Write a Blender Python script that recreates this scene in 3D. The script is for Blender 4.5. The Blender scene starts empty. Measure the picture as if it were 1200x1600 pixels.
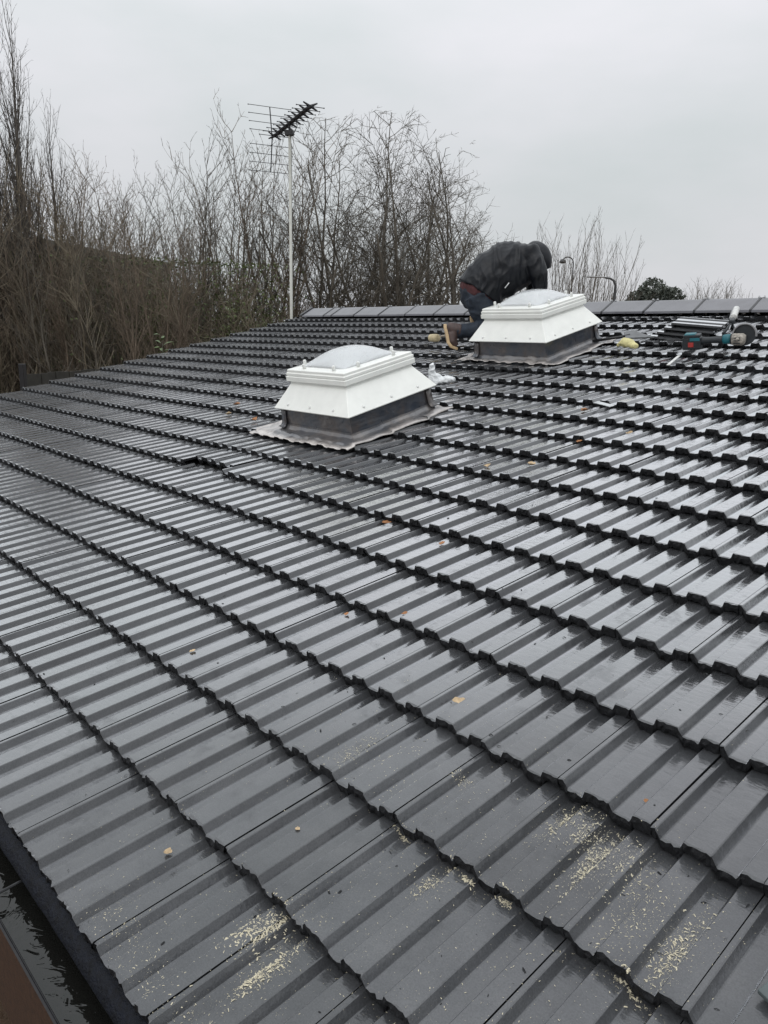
import bpy, bmesh, math, random
import numpy as np
from mathutils import Vector, Matrix, noise as mnoise

random.seed(7)
rs = np.random.RandomState(7)
scene = bpy.context.scene
COL = scene.collection

# ------------------------------------------------------------------ camera
cam_d = bpy.data.cameras.new('camera')
cam_d.sensor_fit = 'VERTICAL'; cam_d.sensor_height = 24.0
cam_d.lens = 1190.25 / 1600 * 24.0
cam_d.clip_start = 0.05; cam_d.clip_end = 5000
cam = bpy.data.objects.new('camera', cam_d); COL.objects.link(cam)
RX = Vector((0.67630522, 0.73642987, 0.01680166))
RY = -Vector((0.17707747, -0.14039544, -0.97413176))
RZ = -Vector((-0.71502085, 0.66178560, -0.22535531))
CAM = Vector((1.2388142, -2.5600197, 0.87174863))
M = Matrix((RX, RY, RZ)).transposed().to_4x4(); M.translation = CAM
cam.matrix_world = M
scene.camera = cam

# ------------------------------------------------------------------ overcast sky
world = bpy.data.worlds.new('World'); scene.world = world; world.use_nodes = True
SUN_EL, SUN_AZ = math.radians(38), math.radians(150)
def build_world():
    nt = world.node_tree; nt.nodes.clear(); N = nt.nodes.new; L = nt.links.new
    out = N('ShaderNodeOutputWorld'); bg = N('ShaderNodeBackground'); bg.inputs['Strength'].default_value = 0.1
    sky = N('ShaderNodeTexSky'); sky.sky_type = 'NISHITA'; sky.sun_disc = False
    sky.sun_elevation = SUN_EL; sky.sun_rotation = SUN_AZ; sky.dust_density = 4; sky.air_density = 1.5
    tc = N('ShaderNodeTexCoord'); sep = N('ShaderNodeSeparateXYZ'); L(tc.outputs['Generated'], sep.inputs[0])
    # overcast luminance: rises smoothly from horizon to zenith all the way round
    mr = N('ShaderNodeMapRange'); mr.inputs[1].default_value = 0; mr.inputs[2].default_value = 1
    mr.inputs[3].default_value = 6.6; mr.inputs[4].default_value = 17.0
    pw = N('ShaderNodeMath'); pw.operation = 'POWER'; pw.inputs[1].default_value = 1.7
    mx0 = N('ShaderNodeMath'); mx0.operation = 'MAXIMUM'; mx0.inputs[1].default_value = 0.0; L(sep.outputs[2], mx0.inputs[0]); L(mx0.outputs[0], pw.inputs[0])
    L(pw.outputs[0], mr.inputs[0])
    mp = N('ShaderNodeMapping'); mp.inputs['Scale'].default_value = (1.0, 1.0, 2.6); L(tc.outputs['Generated'], mp.inputs[0])
    nz = N('ShaderNodeTexNoise'); nz.inputs['Scale'].default_value = 2.6; nz.inputs['Detail'].default_value = 5; nz.inputs['Roughness'].default_value = 0.5
    L(mp.outputs[0], nz.inputs['Vector'])
    rp = N('ShaderNodeValToRGB'); rp.color_ramp.elements[0].position = 0.3; rp.color_ramp.elements[1].position = 0.7
    rp.color_ramp.elements[0].color = (0.86, 0.92, 0.935, 1); rp.color_ramp.elements[1].color = (1.06, 1.06, 1.11, 1)
    L(nz.outputs['Fac'], rp.inputs[0])
    mul = N('ShaderNodeVectorMath'); mul.operation = 'SCALE'; L(rp.outputs[0], mul.inputs[0]); L(mr.outputs[0], mul.inputs['Scale'])
    mix = N('ShaderNodeMix'); mix.data_type = 'RGBA'; mix.inputs['Factor'].default_value = 0.96
    L(sky.outputs[0], mix.inputs['A']); L(mul.outputs[0], mix.inputs['B'])
    L(mix.outputs['Result'], bg.inputs['Color']); L(bg.outputs[0], out.inputs[0])
build_world()
sun_d = bpy.data.lights.new('sun', 'SUN'); sun_d.energy = 0.5; sun_d.angle = math.radians(40); sun_d.color = (1.0, 0.98, 0.95)
sun = bpy.data.objects.new('sun', sun_d); COL.objects.link(sun)
sd = Vector((math.sin(SUN_AZ) * math.cos(SUN_EL), math.cos(SUN_AZ) * math.cos(SUN_EL), math.sin(SUN_EL)))
sun.rotation_euler = sd.to_track_quat('Z', 'Y').to_euler()
vs = scene.view_settings
vs.view_transform = 'Standard'; vs.look = 'None'; vs.exposure = 0.0; vs.gamma = 1.0; vs.use_curve_mapping = False
scene.cycles.max_bounces = 8; scene.cycles.transmission_bounces = 8; scene.cycles.transparent_max_bounces = 8

# ------------------------------------------------------------------ helpers
TH = math.radians(13.0)
CT, ST = math.cos(TH), math.sin(TH)
GROUND = -2.9
W, G = 0.258, 0.34966           # cover width and gauge of a roof tile
T = 0.040                       # step between courses
RH = 0.023                      # rib height
ROOFROT = Matrix.Rotation(TH, 4, 'X')
def RP(u, v, n=0.0):            # roof coordinates (along eaves, up the slope, out of the slope) -> world
    return Vector((u, v * CT - n * ST, v * ST + n * CT))
def RM(u, v, n=0.0, rz=0.0):    # matrix of an object lying on the slope
    return Matrix.Translation(RP(u, v, n)) @ ROOFROT @ Matrix.Rotation(rz, 4, 'Z')

def tag(o, label=None, cat=None, group=None, kind=None):
    if label: o['label'] = label
    if cat: o['category'] = cat
    if group: o['group'] = group
    if kind: o['kind'] = kind
    return o
def empty(name, M, label, cat, group=None):
    o = bpy.data.objects.new(name, None); COL.objects.link(o)
    o.matrix_world = M if isinstance(M, Matrix) else Matrix.Translation(M)
    o.empty_display_size = 0.1
    return tag(o, label, cat, group)
def put(name, me, parent=None, M=None, kind=None):
    o = bpy.data.objects.new(name, me); COL.objects.link(o)
    if parent: o.parent = parent
    if M is not None: o.matrix_basis = M
    if kind: o['kind'] = kind
    return o
def mesh(name, verts, faces, mats=(), smooth=False, midx=None):
    me = bpy.data.meshes.new(name)
    me.from_pydata([tuple(v) for v in verts], [], faces); me.update()
    for m in mats: me.materials.append(m)
    if smooth: me.polygons.foreach_set('use_smooth', [True] * len(me.polygons))
    if midx is not None: me.polygons.foreach_set('material_index', midx)
    return me
def bm_mesh(name, bm, mats=(), smooth=False):
    bmesh.ops.recalc_face_normals(bm, faces=bm.faces)
    me = bpy.data.meshes.new(name); bm.to_mesh(me); bm.free()
    for m in mats: me.materials.append(m)
    if smooth: me.polygons.foreach_set('use_smooth', [True] * len(me.polygons))
    return me
def box(bm, c, s, M=None, bev=0.0, mi=0):
    r = bmesh.ops.create_cube(bm, size=1.0)
    vsx = r['verts']
    for v in vsx: v.co = Vector((v.co.x * s[0], v.co.y * s[1], v.co.z * s[2]))
    if bev:
        es = list({e for v in vsx for e in v.link_edges})
        rb = bmesh.ops.bevel(bm, geom=es, offset=bev, segments=2, affect='EDGES', profile=0.5)
        vsx = list({v for f in rb['faces'] for v in f.verts} | {v for v in vsx if v.is_valid})
    fs = {f for v in vsx for f in v.link_faces}
    for f in fs: f.material_index = mi
    X = Matrix.Translation(Vector(c)) @ (M if M is not None else Matrix.Identity(4))
    for v in vsx: v.co = X @ v.co
    return vsx
def frame_of(d):
    d = Vector(d).normalized()
    a = Vector((0, 0, 1)) if abs(d.z) < 0.9 else Vector((1, 0, 0))
    x = d.cross(a).normalized(); y = d.cross(x).normalized()
    return x, y
def tube(bm, pts, rad, n=8, mi=0, cap=True):
    pts = [Vector(p) for p in pts]
    if not hasattr(rad, '__len__'): rad = [rad] * len(pts)
    rings = []
    x = None
    for i, p in enumerate(pts):
        d = (pts[min(i + 1, len(pts) - 1)] - pts[max(i - 1, 0)]).normalized()
        if x is None: x, y = frame_of(d)
        else:
            x = (x - d * x.dot(d)).normalized(); y = d.cross(x)
        rings.append([bm.verts.new(p + (x * math.cos(2 * math.pi * k / n) + y * math.sin(2 * math.pi * k / n)) * rad[i]) for k in range(n)])
    for a, b in zip(rings, rings[1:]):
        for k in range(n):
            f = bm.faces.new((a[k], a[(k + 1) % n], b[(k + 1) % n], b[k])); f.material_index = mi
    if cap:
        f = bm.faces.new(rings[0][::-1]); f.material_index = mi
        f = bm.faces.new(rings[-1]); f.material_index = mi
    return rings
def lathe(bm, prof, n=16, M=None, mi=0):     # prof: (r, z)
    X = M if M is not None else Matrix.Identity(4)
    rings = [[bm.verts.new(X @ Vector((r * math.cos(2 * math.pi * k / n), r * math.sin(2 * math.pi * k / n), z))) for k in range(n)] for r, z in prof]
    for a, b in zip(rings, rings[1:]):
        for k in range(n):
            f = bm.faces.new((a[k], a[(k + 1) % n], b[(k + 1) % n], b[k])); f.material_index = mi
    for rg in (rings[0][::-1], rings[-1]):
        try:
            f = bm.faces.new(rg); f.material_index = mi
        except Exception: pass
def square_loft(bm, rings, mi=0, close=True, ch=0.0):   # rings: (half size, height)
    out = []
    for a, h in rings:
        c = min(ch, a * 0.3)
        if c: pts = [(-a + c, -a), (a - c, -a), (a, -a + c), (a, a - c), (a - c, a), (-a + c, a), (-a, a - c), (-a, -a + c)]
        else: pts = [(-a, -a), (a, -a), (a, a), (-a, a)]
        out.append([bm.verts.new((x, y, h)) for x, y in pts])
    n = len(out[0])
    for A, B in zip(out, out[1:]):
        for k in range(n):
            f = bm.faces.new((A[k], A[(k + 1) % n], B[(k + 1) % n], B[k])); f.material_index = mi
    return out

# ------------------------------------------------------------------ materials
def node_mat(name):
    m = bpy.data.materials.new(name); m.use_nodes = True
    nt = m.node_tree; b = nt.nodes['Principled BSDF']
    return m, nt, b
def pos_vec(nt, obj=False):
    if obj:
        return nt.nodes.new('ShaderNodeTexCoord').outputs['Object']
    return nt.nodes.new('ShaderNodeNewGeometry').outputs['Position']
def noise_n(nt, vec, scale, detail=4, rough=0.55, stretch=None):
    if stretch:
        mp = nt.nodes.new('ShaderNodeMapping'); mp.inputs['Scale'].default_value = stretch
        nt.links.new(vec, mp.inputs[0]); vec = mp.outputs[0]
    n = nt.nodes.new('ShaderNodeTexNoise'); n.inputs['Scale'].default_value = scale
    n.inputs['Detail'].default_value = detail; n.inputs['Roughness'].default_value = rough
    nt.links.new(vec, n.inputs['Vector']); return n.outputs['Fac']
def ramp(nt, fac, stops):
    r = nt.nodes.new('ShaderNodeValToRGB'); e = r.color_ramp.elements
    while len(e) < len(stops): e.new(0.5)
    for i, (p, c) in enumerate(stops):
        e[i].position = p; e[i].color = (*c, 1) if hasattr(c, '__len__') else (c, c, c, 1)
    nt.links.new(fac, r.inputs[0]); return r.outputs['Color']
def bump(nt, b, height, dist, strength=1.0, inp='Normal', prev=None):
    bp = nt.nodes.new('ShaderNodeBump'); bp.inputs['Distance'].default_value = dist; bp.inputs['Strength'].default_value = strength
    nt.links.new(height, bp.inputs['Height'])
    if prev: nt.links.new(prev, bp.inputs['Normal'])
    nt.links.new(bp.outputs[0], b.inputs[inp]); return bp.outputs[0]
def simple(name, c, rough=0.5, var=0.25, scale=20, metallic=0.0, bmp=0.0, bscale=None, obj=False, coat=0.0, rvar=0.0, spec=None):
    m, nt, b = node_mat(name)
    v = pos_vec(nt, obj)
    f = noise_n(nt, v, scale)
    c0 = tuple(x * (1 - var) for x in c); c1 = tuple(min(1, x * (1 + var)) for x in c)
    nt.links.new(ramp(nt, f, [(0.3, c0), (0.7, c1)]), b.inputs['Base Color'])
    b.inputs['Roughness'].default_value = rough; b.inputs['Metallic'].default_value = metallic
    if rvar:
        nt.links.new(ramp(nt, noise_n(nt, v, scale * 0.7), [(0.3, max(0.02, rough - rvar)), (0.7, min(1, rough + rvar))]), b.inputs['Roughness'])
    if coat: b.inputs['Coat Weight'].default_value = coat; b.inputs['Coat Roughness'].default_value = 0.06
    if spec is not None: b.inputs['Specular IOR Level'].default_value = spec
    if bmp: bump(nt, b, noise_n(nt, v, bscale or scale * 3, 5), bmp)
    return m

def make_tile_mat():
    m, nt, b = node_mat('wet painted concrete tile'); L = nt.links.new
    v = pos_vec(nt)
    at = nt.nodes.new('ShaderNodeAttribute'); at.attribute_name = 'rnd'
    oi = nt.nodes.new('ShaderNodeObjectInfo')
    ad = nt.nodes.new('ShaderNodeMath'); ad.operation = 'ADD'; L(at.outputs['Fac'], ad.inputs[0]); L(oi.outputs['Random'], ad.inputs[1])
    fr = nt.nodes.new('ShaderNodeMath'); fr.operation = 'FRACT'; L(ad.outputs[0], fr.inputs[0])
    base = ramp(nt, noise_n(nt, v, 7, 6, 0.6), [(0.25, (0.036, 0.038, 0.042)), (0.55, (0.058, 0.060, 0.064)), (0.85, (0.082, 0.083, 0.086))])
    grit = ramp(nt, noise_n(nt, v, 260, 2, 0.6), [(0.35, 0.78), (0.62, 1.12)])
    mm = nt.nodes.new('ShaderNodeMix'); mm.data_type = 'RGBA'; mm.blend_type = 'MULTIPLY'; mm.inputs['Factor'].default_value = 1
    L(base, mm.inputs['A']); L(grit, mm.inputs['B'])
    mr = nt.nodes.new('ShaderNodeMapRange'); mr.inputs[3].default_value = 0.78; mr.inputs[4].default_value = 1.22; L(fr.outputs[0], mr.inputs[0])
    sc = nt.nodes.new('ShaderNodeVectorMath'); sc.operation = 'SCALE'; L(mm.outputs['Result'], sc.inputs[0]); L(mr.outputs[0], sc.inputs['Scale'])
    L(sc.outputs[0], b.inputs['Base Color'])
    b.inputs['Roughness'].default_value = 0.45; b.inputs['Specular IOR Level'].default_value = 0.35
    rp1 = noise_n(nt, v, 30, 3, 0.5, (0.55, 1.7, 1.0))
    n1 = bump(nt, b, noise_n(nt, v, 230, 3, 0.6), 0.0006)
    bump(nt, b, rp1, 0.0018, 1.0, 'Normal', n1)
    # the standing film of rain: mirror-like at a grazing angle, nearly clear from above, patchy where it drains
    gl = nt.nodes.new('ShaderNodeBsdfGlossy'); gl.inputs['Color'].default_value = (0.97, 0.98, 1.0, 1)
    L(ramp(nt, noise_n(nt, v, 16, 4, 0.6), [(0.35, 0.02), (0.75, 0.10)]), gl.inputs['Roughness'])
    cb = nt.nodes.new('ShaderNodeBump'); cb.inputs['Distance'].default_value = 0.0012; L(rp1, cb.inputs['Height'])
    cb2 = nt.nodes.new('ShaderNodeBump'); cb2.inputs['Distance'].default_value = 0.0006
    L(noise_n(nt, v, 95, 3, 0.6, (0.6, 1.8, 1.0)), cb2.inputs['Height']); L(cb.outputs[0], cb2.inputs['Normal'])
    L(cb2.outputs[0], gl.inputs['Normal'])
    lw = nt.nodes.new('ShaderNodeLayerWeight'); lw.inputs['Blend'].default_value = 0.5
    fr_ = ramp(nt, lw.outputs['Facing'], [(0.0, 0.035), (0.32, 0.055), (0.44, 0.13), (0.55, 0.38), (0.66, 0.66), (0.80, 0.88), (1.0, 0.98)])
    wet = ramp(nt, noise_n(nt, v, 8, 6, 0.66), [(0.28, 0.62), (0.44, 1.0)])
    pm = nt.nodes.new('ShaderNodeMath'); pm.operation = 'MULTIPLY'; L(fr_, pm.inputs[0]); L(wet, pm.inputs[1])
    mxs = nt.nodes.new('ShaderNodeMixShader'); L(pm.outputs[0], mxs.inputs[0]); L(b.outputs[0], mxs.inputs[1]); L(gl.outputs[0], mxs.inputs[2])
    L(mxs.outputs[0], nt.nodes['Material Output'].inputs['Surface'])
    return m
M_TILE = make_tile_mat()
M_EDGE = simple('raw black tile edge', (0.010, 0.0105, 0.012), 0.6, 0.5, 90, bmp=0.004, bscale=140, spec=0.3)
M_RIDGE = simple('wet grey ridge tile', (0.095, 0.095, 0.108), 0.40, 0.22, 5, bmp=0.0006, bscale=200, coat=0.6)
M_BLACK = simple('black plastic', (0.012, 0.012, 0.014), 0.35, 0.3, 30)
M_FELT = simple('blue black eaves felt', (0.004, 0.0055, 0.010), 0.6, 0.6, 60, bmp=0.006, bscale=130, spec=0.25)
M_CLIP = simple('galvanised clip', (0.45, 0.46, 0.47), 0.35, 0.2, 30, metallic=0.7)
M_UPVC = simple('wet white upvc', (0.83, 0.84, 0.80), 0.22, 0.045, 9, bmp=0.0007, bscale=170, coat=0.3)
M_CAP = simple('white screw cap', (0.74, 0.75, 0.73), 0.3, 0.04, 30)
M_DECK = simple('dark roof deck', (0.012, 0.012, 0.012), 0.8, 0.4, 10)
M_WALL = simple('rust brown wall', (0.050, 0.023, 0.011), 0.8, 0.3, 25, bmp=0.003, bscale=90)
M_BARGE = simple('black barge board', (0.018, 0.018, 0.02), 0.4, 0.3, 12)

def make_lead():
    m, nt, b = node_mat('weathered lead'); L = nt.links.new
    v = pos_vec(nt)
    c = ramp(nt, noise_n(nt, v, 5, 6, 0.65), [(0.30, (0.020, 0.030, 0.050)), (0.46, (0.045, 0.052, 0.066)), (0.62, (0.080, 0.068, 0.064)), (0.82, (0.20, 0.19, 0.19))])
    at = nt.nodes.new('ShaderNodeAttribute'); at.attribute_name = 'patina'
    pn = nt.nodes.new('ShaderNodeMath'); pn.operation = 'MULTIPLY'
    L(at.outputs['Fac'], pn.inputs[0]); L(ramp(nt, noise_n(nt, v, 22, 4, 0.6), [(0.30, 0.45), (0.50, 1.0)]), pn.inputs[1])
    mx = nt.nodes.new('ShaderNodeMix'); mx.data_type = 'RGBA'; L(pn.outputs[0], mx.inputs['Factor']); L(c, mx.inputs['A'])
    mx.inputs['B'].default_value = (0.58, 0.54, 0.51, 1); L(mx.outputs['Result'], b.inputs['Base Color'])
    b.inputs['Metallic'].default_value = 0.25
    L(ramp(nt, noise_n(nt, v, 12, 4), [(0.3, 0.25), (0.7, 0.5)]), b.inputs['Roughness'])
    b.inputs['Coat Weight'].default_value = 0.7; b.inputs['Coat Roughness'].default_value = 0.10
    bump(nt, b, noise_n(nt, v, 26, 4), 0.004)
    return m
M_LEAD = make_lead()
def make_dome():
    m, nt, b = node_mat('rain spotted clear acrylic'); L = nt.links.new
    b.inputs['Base Color'].default_value = (0.95, 0.97, 0.98, 1)
    b.inputs['Transmission Weight'].default_value = 0.60; b.inputs['IOR'].default_value = 1.45
    b.inputs['Roughness'].default_value = 0.04
    v = pos_vec(nt)
    vo = nt.nodes.new('ShaderNodeTexVoronoi'); vo.inputs['Scale'].default_value = 60; vo.inputs['Randomness'].default_value = 1
    L(v, vo.inputs['Vector'])
    bump(nt, b, ramp(nt, vo.outputs['Distance'], [(0.0, 1.0), (0.30, 0.0)]), 0.0025)
    return m
M_DOME = make_dome()
M_LINER = simple('white diffuser', (0.84, 0.86, 0.87), 0.5, 0.04, 5)

# ------------------------------------------------------------------ ground
def ground_mat():
    m, nt, b = node_mat('wet brown earth'); L = nt.links.new
    v = pos_vec(nt)
    L(ramp(nt, noise_n(nt, v, 2.5, 8, 0.65), [(0.3, (0.055, 0.030, 0.014)), (0.55, (0.085, 0.046, 0.020)), (0.75, (0.060, 0.045, 0.025))]), b.inputs['Base Color'])
    b.inputs['Roughness'].default_value = 0.6
    bump(nt, b, noise_n(nt, v, 14, 8, 0.7), 0.03)
    return m
gv = []; gf = []
NG = 40
for i in range(NG + 1):
    for j in range(NG + 1):
        x = (i / NG * 2 - 1); y = (j / NG * 2 - 1)
        x = math.copysign(abs(x) ** 3, x) * 2500; y = math.copysign(abs(y) ** 3, y) * 2500
        d = math.hypot(x, y)
        gv.append((x, y, GROUND + (mnoise.noise((x * 0.02, y * 0.02, 0)) * 0.5 if d > 40 else 0)))
for i in range(NG):
    for j in range(NG):
        a = i * (NG + 1) + j; gf.append((a, a + NG + 1, a + NG + 2, a + 1))
put('ground', mesh('ground', gv, gf, [ground_mat()], True), kind='structure')

# ------------------------------------------------------------------ the bungalow and its tiled roof
PROF = [(0.0, 0), (0.045, 0), (0.098, -1), (0.270, -1), (0.302, 0), (0.555, 0), (0.608, -1), (0.780, -1), (0.812, 0), (0.990, 0)]
def prof_z(x):
    x = x % 1.0
    for (a, za), (b, zb) in zip(PROF, PROF[1:]):
        if a <= x <= b: return RH * (za + (zb - za) * (x - a) / (b - a))
    return 0.0
def surf(u, v):
    s = (v % G)
    return prof_z(u / W) - T * s / G
def bevelled(x0=0.0, x1=0.990, d=0.007):
    P = [(x, z * RH) for x, z in PROF]
    out = [P[0]]
    for a, p, c in zip(P, P[1:], P[2:]):
        la = math.hypot((p[0] - a[0]), (p[1] - a[1]) / W); lc = math.hypot(c[0] - p[0], (c[1] - p[1]) / W)
        out.append((p[0] + (a[0] - p[0]) * d / la, p[1] + (a[1] - p[1]) * d / la))
        out.append((p[0] + (c[0] - p[0]) * d / lc, p[1] + (c[1] - p[1]) * d / lc))
    out.append(P[-1])
    if x0 > 0 or x1 < 0.99:
        xs = sorted({x0, x1} | {x for x, z in out if x0 < x < x1}); out = [(x, prof_z(x)) for x in xs]
    return out
TL = 0.418
def tile_geo(rnd, fine=True, x0=0.0, x1=0.990):
    """verts, faces, material ids of one tile; front edge on y=0, ribs at z=0"""
    P = bevelled(x0, x1) if fine else ([(x, z * RH) for x, z in PROF] if x0 == 0 else [(x, prof_z(x)) for x in sorted({x0, x1} | {x for x, z in PROF if x0 < x < x1})])
    if fine:                                     # more columns so the front edge can be ragged
        Q = []
        for (xa, za), (xb, zb) in zip(P, P[1:]):
            k = max(1, int((xb - xa) / 0.035))
            for i in range(k): Q.append((xa + (xb - xa) * i / k, za + (zb - za) * i / k))
        P = Q + [P[-1]]
    n = len(P); ys = [0.0, 0.006, TL] if fine else [0.0, TL]
    V = []; F = []; MI = []
    for r, y in enumerate(ys):
        for x, z in P:
            jy = rnd.uniform(-0.004, 0.003) if (fine and r == 0) else 0
            dz = -0.0018 + rnd.uniform(-0.0012, 0.0008) if (fine and r == 0) else 0
            V.append((x * W, y + jy, z - T * y / G + dz))
    for r in range(len(ys) - 1):
        for i in range(n - 1):
            a = r * n + i; F.append((a, a + 1, a + n + 1, a + n)); MI.append(0)
    # front face, slightly undercut, ragged at the bottom
    rows = [(-0.001, 0.45), (0.004, 1.0)] if fine else [(0.002, 1.0)]
    prev = 0
    for q, (y, t) in enumerate(rows):
        st = len(V)
        for x, z in P:
            hgt = (T - 0.003) * t
            V.append((x * W, y + (rnd.uniform(-0.0045, 0.004) if fine else 0), z - hgt + (rnd.uniform(-0.003, 0.006) if fine else 0)))
        for i in range(n - 1):
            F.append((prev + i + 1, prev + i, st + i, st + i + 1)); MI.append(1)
        prev = st
    # sides
    m = len(ys) - 1
    for i, sgn in ((0, 1), (n - 1, -1)):
        st = len(V)
        for r in (0, m):
            x, y, z = V[r * n + i]; V.append((x, y, z - 0.016))
        a, b = i, m * n + i
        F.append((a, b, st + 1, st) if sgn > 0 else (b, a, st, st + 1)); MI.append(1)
    return V, F, MI

house = empty('bungalow', (-2.5, 1.5, GROUND), 'low bungalow whose wet dark grey tiled roof carries two white skylights', 'house')
HINV = Matrix.Translation((2.5, -1.5, -GROUND))
def hput(name, me, M=None, kind=None):
    return put(name, me, house, HINV @ (M if M is not None else Matrix.Identity(4)), kind)

def project(p):
    d = Vector(p) - CAM
    z = -d.dot(RZ)
    if z <= 0.05: return None
    return (600 + 1190.25 * d.dot(RX) / z, 800 - 1190.25 * d.dot(RY) / z, z)
variants = []
for q in range(10):
    V, F, MI = tile_geo(random.Random(100 + q))
    variants.append(mesh('roof_tile', V, F, [M_TILE, M_EDGE], False, MI))
tiles = []
SLIPPED = {(-14, 0): 0.098, (-13, 0): 0.092}
for m in range(-6, 15):
    for j in range(-35, 10):
        u, v = j * W, m * G + SLIPPED.get((j, m), 0)
        pr = [project(RP(u + a, v + b)) for a, b in ((0, 0), (W, 0), (W, G), (0, G))]
        area = 0
        if all(pr):
            inside = any(-30 < p[0] < 1230 and 440 < p[1] < 1640 for p in pr)
            if inside:
                area = abs(sum(pr[i][0] * pr[(i + 1) % 4][1] - pr[(i + 1) % 4][0] * pr[i][1] for i in range(4))) / 2
                cx = sum(min(max(p[0], 0), 1200) for p in pr) / 4; cy = sum(min(max(p[1], 0), 1600) for p in pr) / 4
                fx = (min(1200, max(p[0] for p in pr)) - max(0, min(p[0] for p in pr))) / (max(p[0] for p in pr) - min(p[0] for p in pr))
                fy = (min(1600, max(p[1] for p in pr)) - max(0, min(p[1] for p in pr))) / (max(p[1] for p in pr) - min(p[1] for p in pr))
                area *= max(0, fx) * max(0, fy)
                # under the skylights
                for su, sv in ((-3.075, 1.187), (-3.095, 3.418)):
                    if abs(u + W / 2 - su) < 0.36 and abs(v + G / 2 - sv) < 0.38: area = 0
        tiles.append((area, j, m, u, v))
tiles.sort(key=lambda t: -t[0])
def tile_matrix(u, v, rnd):
    return RM(u + rnd.uniform(-0.0015, 0.0015), v + rnd.uniform(-0.003, 0.003), rnd.uniform(-0.0012, 0.0014), math.radians(rnd.uniform(-0.22, 0.22))) @ Matrix.Rotation(math.radians(rnd.uniform(-0.6, 0.6)), 4, 'Y')
rt = random.Random(5)
for area, j, m, u, v in tiles[:300]:
    o = hput('tile', rt.choice(variants), tile_matrix(u, v, rt))
    if (j, m) in SLIPPED: o['label'] = 'roof tile pushed up out of line with its course'
SV, SF, SM, SR = [], [], [], []
def add_geo(V, F, MI, Mx, r):
    b = len(SV)
    SV.extend(tuple(Mx @ Vector(p)) for p in V)
    SF.extend(tuple(b + i for i in f) for f in F); SM.extend(MI); SR.extend([r] * len(V))
fine_set = [tile_geo(random.Random(300 + q)) for q in range(5)]
coarse = tile_geo(random.Random(1), False)
for idx, (area, j, m, u, v) in enumerate(tiles[300:]):
    gset = rt.choice(fine_set) if area > 350 else coarse
    add_geo(*gset, tile_matrix(u, v, rt), rt.random())
cut = tile_geo(random.Random(2), True, 0.70, 0.990)
for m in range(-6, 15): add_geo(*cut, tile_matrix(-36 * W, m * G, rt), rt.random())
me = mesh('roof_tiles', SV, SF, [M_TILE, M_EDGE], False, SM)
a = me.attributes.new('rnd', 'FLOAT', 'POINT'); a.data.foreach_set('value', SR)
hput('far_tiles', me, None, 'stuff')

# deck below the tiles, far slope, gable walls
U0, U1, VE, VR = -9.02, 2.62, -2.06, 5.27
def quadmesh(name, quads, mat):
    V = [p for q in quads for p in q]; F = [tuple(range(4 * i, 4 * i + 4)) for i in range(len(quads))]
    return mesh(name, V, F, [mat])
DN = -0.075
yr, zr = RP(0, VR, DN).y, RP(0, VR, DN).z
bm = bmesh.new()
def prism(bm, poly, x0, x1, mi=0):    # poly in (y,z)
    A = [bm.verts.new((x0, y, z)) for y, z in poly]; B = [bm.verts.new((x1, y, z)) for y, z in poly]
    n = len(poly)
    for k in range(n): bm.faces.new((A[k], A[(k + 1) % n], B[(k + 1) % n], B[k])).material_index = mi
    bm.faces.new(A[::-1]).material_index = mi; bm.faces.new(B).material_index = mi
e = RP(0, VE, DN)
prism(bm, [(e.y, e.z), (yr, zr), (2 * yr - e.y, e.z), (2 * yr - e.y, e.z - 0.03), (yr, zr - 0.03), (e.y, e.z - 0.03)], U0, U1)
hput('roof_deck', bm_mesh('roof_deck', bm, [M_DECK]))
# back slope: the same tiles run down the other side
back = [tile_geo(random.Random(9), False)]
SV, SF, SM, SR = [], [], [], []
yridge = RP(0, 5.262, 0).y
MIR = Matrix.Translation((0, 2 * yridge, 0)) @ Matrix.Rotation(math.pi, 4, 'Z')
for m in range(-6, 15):
    for j in range(-10, 36):
        add_geo(*back[0], MIR @ RM(j * W, m * G, 0), rt.random())
me = mesh('back_slope_tiles', SV, SF, [M_TILE, M_EDGE], False, SM)
a = me.attributes.new('rnd', 'FLOAT', 'POINT'); a.data.foreach_set('value', SR)
hput('back_tiles', me, None, 'stuff')
bm = bmesh.new()
ww = RP(0, -1.75, -0.12)
prism(bm, [(ww.y, GROUND - 0.1), (ww.y, ww.z), (yr, zr - 0.12), (2 * yr - ww.y, ww.z), (2 * yr - ww.y, GROUND - 0.1)], -8.85, 2.45)
hput('wall', bm_mesh('wall', bm, [M_WALL]))
bm = bmesh.new()
for x0, x1 in ((-9.045, -9.02), (2.62, 2.645)):
    f0, f1 = RP(0, -2.08, -0.045), RP(0, 5.26, -0.045)
    prism(bm, [(f0.y, f0.z), (f1.y, f1.z), (2 * f1.y - f0.y, f0.z), (2 * f1.y - f0.y, f0.z - 0.16), (f1.y, f1.z - 0.16), (f0.y, f0.z - 0.16)], x0, x1)
hput('barge_board', bm_mesh('barge_board', bm, [M_BARGE]))
bm = bmesh.new()
fe = RP(0, -2.03, -0.06)
box(bm, ((U0 + U1) / 2, fe.y, fe.z - 0.09), (U1 - U0, 0.022, 0.18))
hput('fascia', bm_mesh('fascia', bm, [M_BARGE]))

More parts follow.
